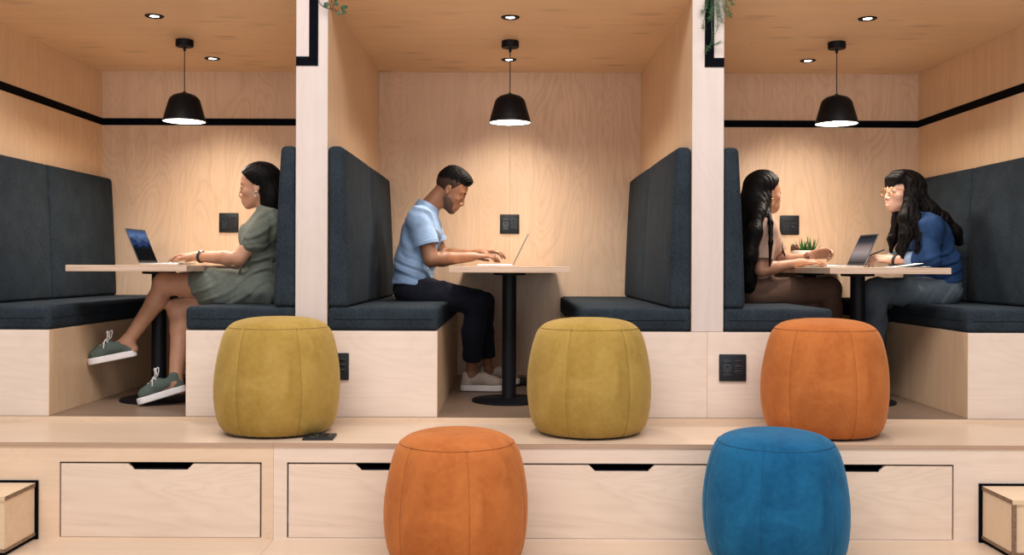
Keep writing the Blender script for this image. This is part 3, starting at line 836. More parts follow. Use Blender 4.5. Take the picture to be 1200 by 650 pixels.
        for ax in range(3):
            o1, o2 = [(1, 2), (2, 0), (0, 1)][ax]
            A = [slice(1, -1)]*3; B = [slice(1, -1)]*3
            A[ax] = slice(0, F.shape[ax]-1); B[ax] = slice(1, F.shape[ax])
            sa = I[tuple(A)]; sb = I[tuple(B)]; e = np.nonzero(sa != sb)
            base = [e[0].copy(), e[1].copy(), e[2].copy()]
            for i in range(3):
                if i != ax: base[i] += 1
            def at(d1, d2):
                q = [base[0].copy(), base[1].copy(), base[2].copy()]; q[o1] -= d1; q[o2] -= d2
                return vid[q[0], q[1], q[2]]
            Q = np.stack([at(1, 1), at(0, 1), at(0, 0), at(1, 0)], 1)
            flip = ~sa[e]; Q[flip] = Q[flip][:, ::-1]; quads.append(Q)
        Q = np.concatenate(quads); Q = Q[(Q >= 0).all(1)]
        for _ in range(relax):                       # light smoothing of the voxel steps
            sm = np.zeros_like(co); c2 = np.zeros(nv)
            for i in range(4):
                for j in (1, 3):
                    np.add.at(sm, Q[:, i], co[Q[:, (i+j) % 4]]); np.add.at(c2, Q[:, i], 1)
            co = np.where(c2[:, None] > 0, .5*co+.5*sm/np.maximum(c2, 1)[:, None], co)
        root = parent
        while root.parent: root = root.parent
        me = bpy.data.meshes.new(name)
        me.vertices.add(nv); me.vertices.foreach_set('co', (co-np.array(root.location)).astype(np.float32).ravel())
        nq = len(Q); me.loops.add(nq*4); me.loops.foreach_set('vertex_index', Q.astype(np.int32).ravel())
        me.polygons.add(nq); me.polygons.foreach_set('loop_start', np.arange(0, nq*4, 4, dtype=np.int32))
        me.polygons.foreach_set('use_smooth', np.ones(nq, dtype=bool))
        me.update(calc_edges=True); me.validate()
        me.materials.append(mat)
        o = bpy.data.objects.new(name, me); COL.objects.link(o); o.parent = parent
        if label: o['label'] = label
        return o
def wrinkle(amp, freq, axis, seed=0.):
    """irregular soft folds running across axis"""
    ax = np.array(axis, float); ax /= np.linalg.norm(ax); r = np.random.RandomState(int(seed*7)+3)
    A = r.normal(size=(7, 3)); A /= np.linalg.norm(A, axis=1)[:, None]; ph = r.uniform(0, 6.28, 7)
    def f(x, y, z):
        def wv(i, k): return np.sin(k*(A[i, 0]*x+A[i, 1]*y+A[i, 2]*z)+ph[i])
        u = x*ax[0]+y*ax[1]+z*ax[2]
        w1 = 2.6*wv(0, 13)+1.8*wv(1, 22)+.9*wv(2, 41)
        m = np.clip(.45+.5*wv(3, 15)+.45*wv(4, 26), 0, 1.2)
        c = np.sin(u*freq*.75+w1); c2 = np.sin(u*freq*1.5+1.7*w1+ph[5])
        return amp*m*(c*.6+.3*c2)
    return f
def head_frame(fwd, yaw, pitch, roll=0.):
    """fwd +1 faces +X, -1 faces -X; yaw>0 turns towards +Y; columns forward, left, up"""
    c, sn = math.cos(yaw), math.sin(yaw)
    h = V((fwd*c, sn, 0)); left = V((0, 0, 1)).cross(h)
    f = h*math.cos(pitch)-V((0, 0, 1))*math.sin(pitch); up = f.cross(left)
    if roll:
        l2 = left*math.cos(roll)+up*math.sin(roll); up = up*math.cos(roll)-left*math.sin(roll); left = l2
    return Matrix((f, left, up)).transposed()

def add_head(f, R, o, male=False, mouth=0.):
    f.frame(R, o); j = 1.0 if male else .93
    f.ell((-.012, 0, .032), (.098, .077, .087), .01)
    f.ell((.028, 0, -.03), (.060, .060 if male else .0545, .088 if male else .084), .03)
    for s in (-1, 1):
        f.cone((-.005, s*.050*j, -.055), (.064, s*.011, -.099 if male else -.096), .016 if male else .0135, .0125 if not male else .015, .03)
        f.ell((.055, s*.038, -.030), (.024, .022, .020), .02)
        f.cone((.077, s*.012, .021), (.066, s*.044, .020), .009 if male else .006, .008 if male else .006, .016)
    f.ell((.070, 0, -.101), (.0165, .017, .014), .020)
    for s in (-1, 1): f.ell((.095, s*.032, .001), (.018, .019, .013), .012, op='s')
    f.cone((.084, 0, .008), (.105, 0, -.036), .0075, .0095 if male else .0085, .010)
    for s in (-1, 1): f.ell((.095, s*.0125, -.042), (.011, .0075, .008), .006)
    f.ell((.080, 0, -.070), (.016, .026, .020), .030)                      # muzzle
    f.cone((.0955, -.014, -.0655), (.0955, .014, -.0655), .0048, .0048, .006, )
    f.cone((.0925, -.012, -.0785-mouth), (.0925, .012, -.0785-mouth), .006, .006, .006)
    f.cone((.1015, -.012, -.0718-mouth*.5), (.1015, .012, -.0718-mouth*.5), .0020+mouth*.4, .0020+mouth*.4, .004, op='s')
    for s in (-1, 1):                                                        # eyelids over the ball
        f.ell((.0735, s*.032, .000), (.0135, .0150, .0115), .003)
        e = Matrix.Rotation(s*.35, 3, 'Z') @ Matrix.Rotation(-.2, 3, 'Y')
        f.ell((-.012, s*.077, -.012), (.019, .0075, .031), .006, e)
        f.ell((-.008, s*.0845, -.008), (.010, .005, .018), .005, e, op='s')
        f.ell((-.006, s*.076, -.036), (.008, .006, .009), .005)
    f.frame()

def face_details(R, o, person, brow_mat, lip_mat, closed=.6, brow_t=.0032):
    """eyeballs, brows and lips as meshes under the person; placed in head space"""
    T = Matrix.Translation(V(o)-person.location) @ R.to_4x4()
    def put(name, bm, m, smooth=True, parent=person, label=None):
        bmesh.ops.transform(bm, matrix=T, verts=bm.verts); return obj(name, bm, m, parent, 'all' if smooth else False, label)
    for s in (-1, 1):
        z = -.0045
        bm = BM(); bmesh.ops.create_uvsphere(bm, u_segments=20, v_segments=12, radius=1, matrix=Matrix.Translation((.0795, s*.032, z)) @ Matrix.Diagonal((.0098, .0105, .0052*(1.25-closed*.6), 1)))
        ey = put('eye', bm, M['eye_white'])
        bm = BM(); bmesh.ops.create_uvsphere(bm, u_segments=14, v_segments=8, radius=1, matrix=Matrix.Translation((.0868, s*.0315, z-.0005)) @ Matrix.Diagonal((.0032, .0045, .0040*(1.2-closed*.6), 1)))
        put('iris', bm, M['iris'], parent=ey)
        bm = BM(); add_tube(bm, curve([(.0835, s*.021, z+.003), (.0905, s*.032, z+.0055), (.0815, s*.044, z+.0025)], 8), [.0006]+[.0012]*7+[.0006], 6)
        put('eyelashes', bm, M['hair_black'])
        bm = BM(); n = 12
        add_tube(bm, curve([(.0845 if brow_t < .004 else .0875, s*.013, .0215), (.0805 if brow_t < .004 else .0835, s*.030, .0255), (.0655 if brow_t < .004 else .0685, s*.050, .0215)], n), [brow_t*(.55+.6*math.sin(math.pi*(.15+.75*i/n))) for i in range(n+1)], 8)
        put('eyebrow', bm, brow_mat)
    bm = BM(); n = 10
    add_tube(bm, curve([(.0885, -.020, -.0685), (.0980, -.008, -.0655), (.0985, 0, -.0665), (.0980, .008, -.0655), (.0885, .020, -.0685)], n), [.0012]+[.0028]*(n-1)+[.0012], 8)
    put('upper_lip', bm, lip_mat)
    bm = BM(); add_tube(bm, curve([(.087, -.018, -.0705), (.0952, 0, -.0785), (.087, .018, -.0705)], n), [.0012]+[.0040]*(n-1)+[.0012], 8)
    put('lower_lip', bm, lip_mat)

def add_hand(f, w, d, nrm, side, curl, spread=.10, scale=1., thumb=(.3, .4)):
    """w wrist, d towards the fingers, nrm back of the hand, side +1: thumb on the left of d; returns finger tips"""
    d = V(d).normalized(); nrm = V(nrm); nrm = (nrm-d*nrm.dot(d)).normalized(); lf = nrm.cross(d)*side
    def L(x, y, z): return V(w)+(d*x+lf*y+nrm*z)*scale
    for y, x in ((.027, .088), (.009, .092), (-.009, .088), (-.026, .080)):
        f.cone(L(.005, y*.55, 0), L(x, y, .002), .0135*scale, .0105*scale, .012)
    f.cone(L(-.02, 0, 0), L(.02, 0, 0), .022*scale, .020*scale, .012, (lf, 1.25))
    tips = []
    for i, (y, x, ln, r) in enumerate(((.027, .088, .070, .0082), (.009, .092, .078, .0084), (-.009, .088, .073, .0080), (-.026, .080, .058, .0072))):
        c = curl[i] if isinstance(curl[0], (tuple, list)) else curl
        p = L(x, y, .002); a = 0.; sp = spread*(1.5-i)/1.5*.6
        for j, (fr_, rr) in enumerate(((.46, (1, .93)), (.30, (.93, .86)), (.24, (.86, .72)))):
            a += c[j]
            dd = d*math.cos(a)*math.cos(sp)+lf*math.sin(sp)-nrm*math.sin(a)
            q = p+dd.normalized()*ln*fr_*scale
            f.cone(p, q, r*rr[0]*scale, r*rr[1]*scale, .003); p = q
        tips.append(p)
    t0, t1 = L(.018, .020, -.006), L(.048, .042, -.014)
    f.cone(t0, t1, .015*scale, .0115*scale, .010)
    dd = d*math.cos(thumb[0])+lf*math.sin(thumb[0])*.7-nrm*.25
    t2 = t1+dd.normalized()*.030*scale; f.cone(t1, t2, .0105*scale, .0092*scale, .004)
    dd = d*math.cos(thumb[0]-thumb[1])+lf*math.sin(thumb[0]-thumb[1])-nrm*.2
    t3 = t2+dd.normalized()*.024*scale; f.cone(t2, t3, .0092*scale, .0076*scale, .004); tips.append(t3)
    return tips

def bounds(pts, m):
    a = np.array([list(p) for p in pts]); return a.min(0)-m, a.max(0)+m

def torso(f, J, off, k=.04, bust=0.,  chest_r=.098, waist_r=.085, hip_r=.105, wide=1.5, fwd=1):
    lat = V((0, 1, 0))
    f.cone(J['pelvis'], J['waist'], hip_r+off, waist_r+off, k, (lat, wide))
    f.cone(J['waist'], J['chest'], waist_r+off, chest_r+off, k, (lat, wide))
    f.cone(J['chest'], J['neckb'], chest_r*.82+off, .052+off, k, (lat, 1.35))
    f.cone(J['sh_n'], J['sh_f'], .050+off, .050+off, k)
    if bust:
        for s in (-1, 1): f.ell(V(J['chest'])+V((fwd*(.040+.030*bust), s*.075, -.045)), (.055+off, .06+off, .062+off), .05)
def arm(f, J, sfx, off=0., r=(.047, .037, .034, .024)):
    f.cone(J['sh'+sfx], J['el'+sfx], r[0]+off, r[1]+off, .02)
    e, w_ = V(J['el'+sfx]), V(J['wr'+sfx]); m = e.lerp(w_, .28)
    f.chain([e, m, w_], [r[1]-.003+off, r[2]+.004+off, r[3]+off], .02)
def leg(f, J, sfx, off=0., r=(.082, .060, .052, .036), back=None):
    h, k_, a = V(J['hip'+sfx]), V(J['kn'+sfx]), V(J['an'+sfx]); m = k_.lerp(a, .28)+(V(back)*.018 if back else V((0, 0, 0)))
    f.cone(h, k_, r[0]+off, r[1]+off, .03)
    f.chain([k_, m, a], [r[1]-.004+off, r[2]+off, r[3]+off], .025)
def foot(f, J, sfx, d, r=.032):
    a = V(J['an'+sfx]); d = V(d).normalized()
    f.cone(a, a+d*.13+V((0, 0, -.045)), r, .024, .02); f.cone(a, a-d*.03+V((0, 0, -.045)), r, .026, .02)

def shoe(person, heel, d, up, up_mat, sole_mat, sole_h=.036, L=.265, laces=True, low=False):
    """heel: bottom of the heel; d towards the toe; up away from the sole"""
    d = V(d).normalized(); up = V(up); up = (up-d*up.dot(d)).normalized(); lf = up.cross(d)
    R = Matrix((d, lf, up)).transposed(); heel = V(heel)
    pts = [heel+R @ V(p) for p in ((-.03, -.07, -.02), (L+.03, .07, .17), (-.03, .07, .17), (L+.03, -.07, -.02), (-.03, -.07, .17), (L+.03, .07, -.02), (-.03, .07, -.02), (L+.03, -.07, .17))]
    lo, hi = bounds(pts, .005)
    f = Field(lo, hi, .0032); f.frame(R, heel)
    f.slab((.034, 0), (L-.048, .0), .034, .046, sole_h/2, sole_h/2, .006)
    sole_f = f
    g = Field(lo, hi, .0032); g.frame(R, heel); z0 = sole_h
    g.cone((L-.050, 0, z0+.012), (L-.075, 0, z0+.018), .034, .034, .01, ((0, 1, 0), 1.22))
    g.cone((L-.075, 0, z0+.018), (L*.52, 0, z0+.040), .033, .033, .02, ((0, 1, 0), 1.15))
    g.cone((L*.52, 0, z0+.036), (.050, 0, z0+.034), .034, .033, .02)
    g.cone((.036, 0, z0+.004), (.042, 0, z0+.056), .033, .031, .015)
    g.cone((.058, 0, z0+.118), (.088, 0, z0+.082), .036, .026, .008, op='s')
    g.cut((0, 0, z0-.004), (0, 0, -1), .003)
    g.cut((.0, 0, z0+.074), (-.28, 0, 1), .008)
    sh = g.mesh('shoe', up_mat, person); sole_f.mesh('sole', sole_mat, sh)
    def Wp(x, y, z): return heel+R @ V((x, y, z))-person.location
    if laces:
        bm = BM()
        for i in range(4):
            x = L*.50+i*.021; z = z0+.081-i*.0105
            for s in (-1, 1): add_tube(bm, curve([Wp(x, s*.026, z-.017), Wp(x+.006, 0, z+.001), Wp(x+.017, -s*.027, z-.023)], 10), .0034, 6)
        x, z = L*.47, z0+.085
        for s in (-1, 1):
            add_tube(bm, curve([Wp(x, 0, z), Wp(x+.004, s*.02, z+.035), Wp(x-.008, s*.034, z+.040), Wp(x+.004, s*.03, z+.005), Wp(x+.004, 0, z-.004)], 18), .0030, 6)
            add_tube(bm, curve([Wp(x, 0, z), Wp(x+.018, s*.030, z-.004), Wp(x+.03, s*.043, z-.045)], 14), .0030, 6)
        obj('laces', bm, M['lace'], sh, 'all')
    return sh

def T(person, p): return V(p)-person.location
M['eye_white'] = plain('eye white', (.42, .38, .35), .25, vary=.03)
M['iris'] = plain('dark brown iris', (.02, .011, .007), .15)
M['hair_black'] = hair_mat('black straight hair', (.0025, .0022, .0024), (.009, .0075, .007))
M['hair_wavy'] = hair_mat('black wavy hair', (.0028, .0024, .0025), (.010, .008, .0075), (120, 120, 9))
M['hair_crop'] = hair_mat('black cropped curls', (.0025, .0022, .0022), (.008, .007, .0065), (190, 190, 190), .6)
M['stubble'] = plain('short dark stubble', (.060, .029, .018), .65, vary=.45, nscale=330)
M['fade'] = plain('closely cropped hair', (.030, .016, .011), .75, spec=.2, vary=.5, nscale=330)
M['lace'] = plain('white lace', (.78, .76, .74), .8)
M['rubber'] = plain('white rubber sole', (.74, .70, .68), .55, vary=.05)
M['canvas_green'] = fabric('grey green canvas', (.060, .085, .075), (.115, .145, .125), 500, sheen=0)
M['canvas_beige'] = fabric('beige canvas', (.36, .29, .24), (.52, .44, .37), 500, sheen=0)
M['strap'] = plain('black strap', (.010, .010, .011), .5)
M['gold'] = plain('gold metal', (.75, .52, .22), .25, .9)
M['silver'] = plain('silver metal', (.7, .66, .62), .25, .9)
VOX = .0042
Z = V((0, 0, 1))

# ================================================================== woman in the green dress
def woman_green():
    s0 = 214
    def p(x, y, dy=0.): return P(x, y, s0, dy)
    J = dict(pelvis=p(311, 336), waist=p(311, 303), chest=p(313, 270), neckb=p(314, 248), sh_n=p(317, 260, -.150), sh_f=p(314, 259, .150),
             el_n=p(280, 303, -.185), wr_n=p(233, 301, -.06), el_f=p(279, 302, .19), wr_f=p(232, 299, .10),
             hip_n=p(300, 339, -.075), kn_n=p(193, 332, -.02), an_n=p(150, 400, -.03), hip_f=p(300, 344, .075), kn_f=p(209, 362, .03), an_f=p(206, 447, -.115))
    t = empty('person', (J['pelvis'].x, J['pelvis'].y, 0.), 0, 'woman in a grey-green dress and sneakers, legs crossed, typing at the left table', 'person', 'people seated in the booths')
    skin = skin_mat('warm brown skin', (.40, .205, .125), (.47, .245, .15))
    R = head_frame(-1, 0, math.radians(9)); o = p(302, 217.5)
    f = Field(*bounds(list(J.values())+[o+V((0, 0, .14)), o-V((.14, 0, 0)), p(172, 300), p(172, 478), p(125, 425)], .10), VOX)
    add_head(f, R, o)
    f.cone(J['neckb'], R @ V((-.030, 0, -.060))+o, .052, .050, .02)
    torso(f, J, -.012, bust=0, fwd=-1)
    for s in ('_n', '_f'): arm(f, J, s, 0, (.045, .037, .033, .0235))
    leg(f, J, '_n', 0, (.085, .060, .051, .034), V((.7, 0, -.3))); leg(f, J, '_f', 0, (.085, .058, .053, .034), V((1, 0, 0)))
    foot(f, J, '_n', (-1, 0, -.12)); foot(f, J, '_f', (-1, 0, -.15))
    cu = (.14, .40, .26)
    add_hand(f, J['wr_n']+V((0, 0, .004)), (-1, .10, -.06), (.05, -.1, 1), -1, [cu, (.10, .38, .26), (.16, .42, .26), (.24, .45, .26)], scale=.95)
    add_hand(f, J['wr_f'], (-1, -.12, -.05), (.05, .1, 1), 1, [cu, (.12, .36, .26), (.14, .42, .26), (.2, .45, .26)], scale=.95)
    f.mesh('body', skin, t)
    face_details(R, o, t, M['hair_black'], plain('rose brown lips', (.30, .10, .085), .4), .85)
    # hair combed back behind the ears, falling straight on the back
    h = Field(*bounds([o+V((.2, 0, -.24)), o+V((-.13, .12, .16)), o+V((0, -.13, 0))], .03), .0036)
    h.frame(R, o)
    h.ell((-.016, 0, .034), (.110, .087, .097), .01)
    h.cut((.053, 0, .060), (.77, 0, -.64), .008)
    h.cone((-.060, 0, .03), (-.088, 0, -.09), .070, .060, .03, ((0, 1, 0), 1.12))
    h.frame(); a = R @ V((-.075, 0, -.07))+o
    h.chain([a, p(319, 238), p(324, 256), p(327, 272)], [.058, .050, .042, .030], .05, (V((0, 1, 0)), 1.40))
    h.ripple(lambda x, y, z: .0010*np.sin(260*y+60*x)+.0007*np.sin(430*y-150*x), .02)
    h.mesh('hair', M['hair_black'], t)
    # dress: bodice, cap sleeves, belt, skirt across the thighs
    dm = fabric('grey green linen', (.078, .090, .074), (.145, .160, .134), 330, sheen=.05)
    d = Field(*bounds([J['sh_n'], J['sh_f'], J['pelvis'], J['el_n'], J['el_f'], J['hip_f'], p(222, 340), p(345, 372)], .10), .0046)
    for s in ('_n', '_f'):
        q = V(J['sh'+s]).lerp(V(J['el'+s]), .62); d.cone(J['sh'+s], q, .063, .064, .03)
        ax = (V(J['el'+s])-V(J['sh'+s])).normalized(); d.cut(q-ax*.010, ax, .006, list(q-V((.075,)*3)), list(q+V((.075,)*3)))
        d.cone(J['sh'+s], V(J['sh'+s]).lerp(V(J['el'+s]), .57), .058, .060, .01)
    torso(d, J, .010, .045, bust=1, fwd=-1, waist_r=.088)
    for s, e in (('_n', .60), ('_f', .60)):
        q = V(J['hip'+s]).lerp(V(J['kn'+s]), e); d.cone(J['hip'+s], q, .104, .088, .05)
    d.cone(V(J['hip_n'])+V((-.02, .07, -.0)), V(J['kn_n']).lerp(V(J['hip_n']), .44)+V((0, .04, 0)), .095, .078, .06)
    d.cone(p(318, 345), p(262, 350), .085, .070, .05, (V((0, 1, 0)), 2.0))
    hx = p(231, 340).x; d.cut((hx, 0, J['hip_n'].z), (-1, 0, -.36), .004)
    d.cut((0, 0, CUSH-.004), (0, 0, -1), .006)
    d.ripple(wrinkle(.0090, 62, (.7, .2, .8), 1.), .03); d.ripple(wrinkle(.0050, 120, (.4, .1, -1), 2.), .03)
    wz = J['waist'].z-.012
    d.ripple(lambda x, y, z: .012*np.exp(-((z-wz)/.012)**2)*(x < J['waist'].x+.08), .03, [J['waist'].x-.2, J['waist'].y-.115, wz-.05], [J['waist'].x+.2, J['waist'].y+.25, wz+.05])
    dr = d.mesh('dress', dm, t)
    b = Field(*bounds([J['waist']], .24), .0045); b.cone(J['waist']+V((0, 0, -.015)), J['waist']+V((0, 0, -.010)), .0985, .0985, .01, (V((0, 1, 0)), 1.5))
    b.cut(J['waist']+V((0, 0, .003)), (0, 0, 1), .004); b.cut(J['waist']+V((0, 0, -.030)), (0, 0, -1), .004)
    be = b.mesh('belt', dm, dr)
    c = J['waist']+V((-.075, -.105, -.012))
    bm = BM()
    for pts in ([(0, 0, 0), (-.03, -.012, .018), (-.05, -.01, .004), (-.02, -.008, -.006), (0, 0, 0)], [(0, 0, 0), (.024, -.014, .016), (.04, -.01, -.004), (.015, -.01, -.008), (0, 0, 0)], [(0, 0, 0), (-.02, -.02, -.03), (-.035, -.022, -.07)], [(0, 0, 0), (.006, -.02, -.035), (.0, -.022, -.08)]):
        add_tube(bm, [T(t, c+V(q)) for q in curve(pts, 16)], .0055, 8)
    obj('belt_bow', bm, dm, dr, 'all')
    shoe(t, J['an_n']+V((.052, 0, -.078)), (-1, -.05, -.20), (-.22, 0, 1), M['canvas_green'], M['rubber'])
    shoe(t, V((J['an_f'].x+.062, J['an_f'].y, .078)), (-1, -.10, -.30), (-.32, 0, 1), M['canvas_green'], M['rubber'])
    # watch and earring
    w = V(J['wr_n']).lerp(V(J['el_n']), .06)
    bm = BM(); ax = (V(J['wr_n'])-V(J['el_n'])).normalized(); u = ax.cross(V((0, 1, 0))).normalized(); v = ax.cross(u)
    for k in (-.006, 0, .006): add_tube(bm, [T(t, w+ax*k+(u*math.cos(a)+v*math.sin(a))*.0282) for a in (i*math.pi/12 for i in range(24))], .0036, 6, True)
    wt = obj('watch', bm, M['strap'], t, 'all')
    bm = BM(); add_lathe(bm, [(0, .036), (.014, .036), (.0165, .034), (.0165, .027), (0, .027)], (0, 0, 0), 24); bmesh.ops.translate(bm, vec=T(t, w), verts=bm.verts); obj('watch_case', bm, M['silver'], wt, True)
    bm = BM(); e = R @ V((-.002, -.083 if R.col[1].y > 0 else .083, -.050))+o
    add_tube(bm, [T(t, e+(R @ V((math.cos(a)*.009, 0, math.sin(a)*.012)))) for a in (i*math.pi/10 for i in range(20))], .0022, 6, True); obj('earring', bm, M['silver'], t, 'all')
woman_green()

# ================================================================== man in light blue
def man_blue():
    s0 = 195
    def p(x, y, dy=0.): return P(x, y, s0, dy)
    J = dict(pelvis=p(483, 338), waist=p(486, 308), chest=p(494, 272), neckb=p(500, 246), sh_n=p(492, 256, -.175), sh_f=p(497, 254, .175),
             el_n=p(505, 304, -.21), wr_n=p(553, 301, -.07), el_f=p(518, 300, .22), wr_f=p(562, 298, .09),
             hip_n=p(490, 341, -.09), kn_n=p(560, 354, -.08), an_n=p(552, 436, .0), hip_f=p(490, 341, .09), kn_f=p(566, 355, .17), an_f=p(572, 429, .24))
    J['an_n'].z = .095; J['an_f'].z = .100
    t = empty('person', (J['pelvis'].x, J['pelvis'].y, 0.), 0, 'man in a light blue short-sleeved shirt and dark trousers typing at the middle table', 'person', 'people seated in the booths')
    skin = skin_mat('deep brown skin', (.200, .088, .045), (.255, .115, .060))
    R = head_frame(1, 0, math.radians(33)); o = p(528.5, 222.5)
    f = Field(*bounds(list(J.values())+[o+V((.13, 0, .14)), p(592, 300), p(592, 440)], .10), VOX)
    add_head(f, R, o, True)
    f.cone(J['neckb'], R @ V((-.036, 0, -.050))+o, .060, .056, .02)
    torso(f, J, -.014, wide=1.6, chest_r=.108)
    for s in ('_n', '_f'): arm(f, J, s, 0, (.052, .043, .039, .027))
    leg(f, J, '_n', -.006, (.085, .062, .054, .034)); leg(f, J, '_f', -.006, (.085, .062, .054, .034))
    foot(f, J, '_n', (1, -.1, 0)); foot(f, J, '_f', (1, .1, 0))
    cu = (.20, .45, .28)
    add_hand(f, J['wr_n']+V((0, 0, .006)), (1, .16, -.02), (-.05, -.1, 1), 1, [cu, (.14, .42, .28), (.16, .45, .28), (.22, .48, .28)], scale=1.06)
    add_hand(f, J['wr_f']+V((0, 0, .010)), (1, -.22, .05), (-.05, .1, 1), -1, [(.35, .50, .30), (.26, .50, .30), (.26, .5, .3), (.3, .5, .3)], scale=1.06)
    f.mesh('body', skin, t)
    face_details(R, o, t, M['hair_black'], plain('brown lips', (.16, .065, .045), .45), .8, .0042)
    # short curls, faded sides
    h = Field(*bounds([o+V((.1, 0, .1)), o+V((-.1, 0, -.05))], .16), .0032)
    h.frame(R, o)
    h.ell((-.016, 0, .046), (.101, .0775, .089), .01)
    h.ell((.040, 0, .100), (.048, .056, .028), .03)
    h.ell((-.015, 0, .096), (.075, .062, .045), .03)
    h.cut((.076, 0, .075), (.86, 0, -.50), .008)
    h.cut((0, 0, .036), (.30, 0, -.95), .022)
    h.ripple(lambda x, y, z: .0030*np.sin(150*x+60*np.sin(30*z))*np.sin(160*y)*np.sin(150*z+2)+.0022*np.sin(310*x)*np.sin(290*y+1)*np.sin(300*z), .02)
    h.mesh('hair', M['hair_crop'], t)
    b = Field(*bounds([o], .17), .0032); b.frame(R, o)
    b.ell((-.012, 0, .032), (.1005, .0795, .0895), .006)
    b.cut((.022, 0, .03), (.80, 0, -.45), .004); b.cut((-.02, 0, -.050), (-.45, 0, -1), .004); b.cut((0, 0, .078), (0, 0, 1), .004)
    b.mesh('faded_sides', M['fade'], t)
    b = Field(*bounds([o], .17), .0030); b.frame(R, o)
    b.ell((.028, 0, -.03), (.0608, .0606, .0888), .03)
    for s in (-1, 1): b.cone((-.005, s*.050, -.055), (.066, s*.012, -.100), .0180, .0160, .03)
    b.ell((.070, 0, -.102), (.0195, .0205, .0175), .018); b.ell((.080, 0, -.070), (.0165, .0265, .0185), .014)
    b.cut((.010, 0, -.030), (.42, 0, 1), .006); b.ell((.102, 0, -.074), (.016, .020, .010), .004, op='s'); b.ell((.108, 0, -.046), (.03, .024, .012), .004, op='s')
    b.cut((-.012, 0, 0), (-1, 0, 0), .006)
    b.mesh('beard', M['stubble'], t)
    # shirt
    sm = fabric('light blue jersey', (.17, .275, .45), (.28, .385, .54), 300, sheen=.05)
    d = Field(*bounds([J['sh_n'], J['sh_f'], J['pelvis'], J['el_n'], J['el_f']], .17), .0046)
    for s in ('_n', '_f'):
        q = V(J['sh'+s]).lerp(V(J['el'+s]), .66); ax = (V(J['el'+s])-V(J['sh'+s])).normalized()
        d.cone(J['sh'+s], q, .070, .070, .035); d.cut(q-ax*.006, ax, .005, list(q-V((.08,)*3)), list(q+V((.08,)*3)))
    torso(d, J, .014, .045, wide=1.58, chest_r=.106, waist_r=.098, hip_r=.108)
    d.cut(p(480, 333), (-.08, 0, -1), .006)
    n0, n1 = V(J['neckb'])+V((-.01, 0, -.005)), V(J['neckb'])+V((.035, 0, .07))
    d.cone(n0, n0.lerp(n1, .62), .074, .070, .012); d.cone(n0, n1+V((.02, 0, .05)), .061, .064, .004, op='s')
    d.cut(n0.lerp(n1, .55), (n1-n0), .004, list(n0-V((.12, .12, 0))), list(n0+V((.14, .12, .14))))
    d.ripple(wrinkle(.0085, 60, (.8, .1, .55), 3.), .03); d.ripple(wrinkle(.0028, 130, (.3, .2, 1), 5.), .03)
    sh = d.mesh('shirt', sm, t)
    for s in ('_n', '_f'):                       # ribbed sleeve band
        q = V(J['sh'+s]).lerp(V(J['el'+s]), .64); ax = (V(J['el'+s])-V(J['sh'+s])).normalized(); u = ax.orthogonal().normalized(); v = ax.cross(u)
        bm = BM()
        for k in (-.012, -.005, .002): add_tube(bm, [T(t, q+ax*k+(u*math.cos(a)+v*math.sin(a))*.0685) for a in (i*math.pi/20 for i in range(40))], .0048, 8, True)
        obj('sleeve_band', bm, sm, sh, 'all')
    # trousers
    tm = fabric('dark navy pinstripe cloth', (.0045, .005, .010), (.012, .013, .022), 300, sheen=.02)
    g = Field(*bounds([J['pelvis'], J['hip_n'], J['hip_f'], J['kn_n'], J['kn_f'], J['an_n'], J['an_f']], .13), .0048)
    g.cone(J['pelvis'], J['waist'].lerp(J['pelvis'], .35), .112, .108, .03, (V((0, 1, 0)), 1.55))
    for s in ('_n', '_f'):
        H, K, A = V(J['hip'+s]), V(J['kn'+s]), V(J['an'+s])
        g.cone(H, K, .096, .072, .03); g.chain([K, K.lerp(A, .4)+V((-.012, 0, 0)), K.lerp(A, .80)], [.070, .066, .056], .02)
        q = K.lerp(A, .80); g.cut(q, A-K, .004, list(q-V((.09,)*3)), list(q+V((.09, .09, .12))))
    g.cut((0, 0, CUSH-.003), (.0, 0, -1), .006, [J['pelvis'].x-.2, J['pelvis'].y-.3, 0], [-.36, J['pelvis'].y+.3, CUSH+.1])
    g.ripple(wrinkle(.0045, 55, (.5, .1, 1), 7.), .03); g.ripple(wrinkle(.003, 110, (1, .1, -.4), 8.), .03)
    g.mesh('trousers', tm, t)
    shoe(t, V((J['an_n'].x-.062, J['an_n'].y, .004)), (1, -.06, 0), (0, 0, 1), M['canvas_beige'], M['rubber'], laces=False)
    shoe(t, V((J['an_f'].x-.062, J['an_f'].y, .0145)), (1, .06, 0), (0, 0, 1), M['canvas_beige'], M['rubber'], laces=False)
man_blue()

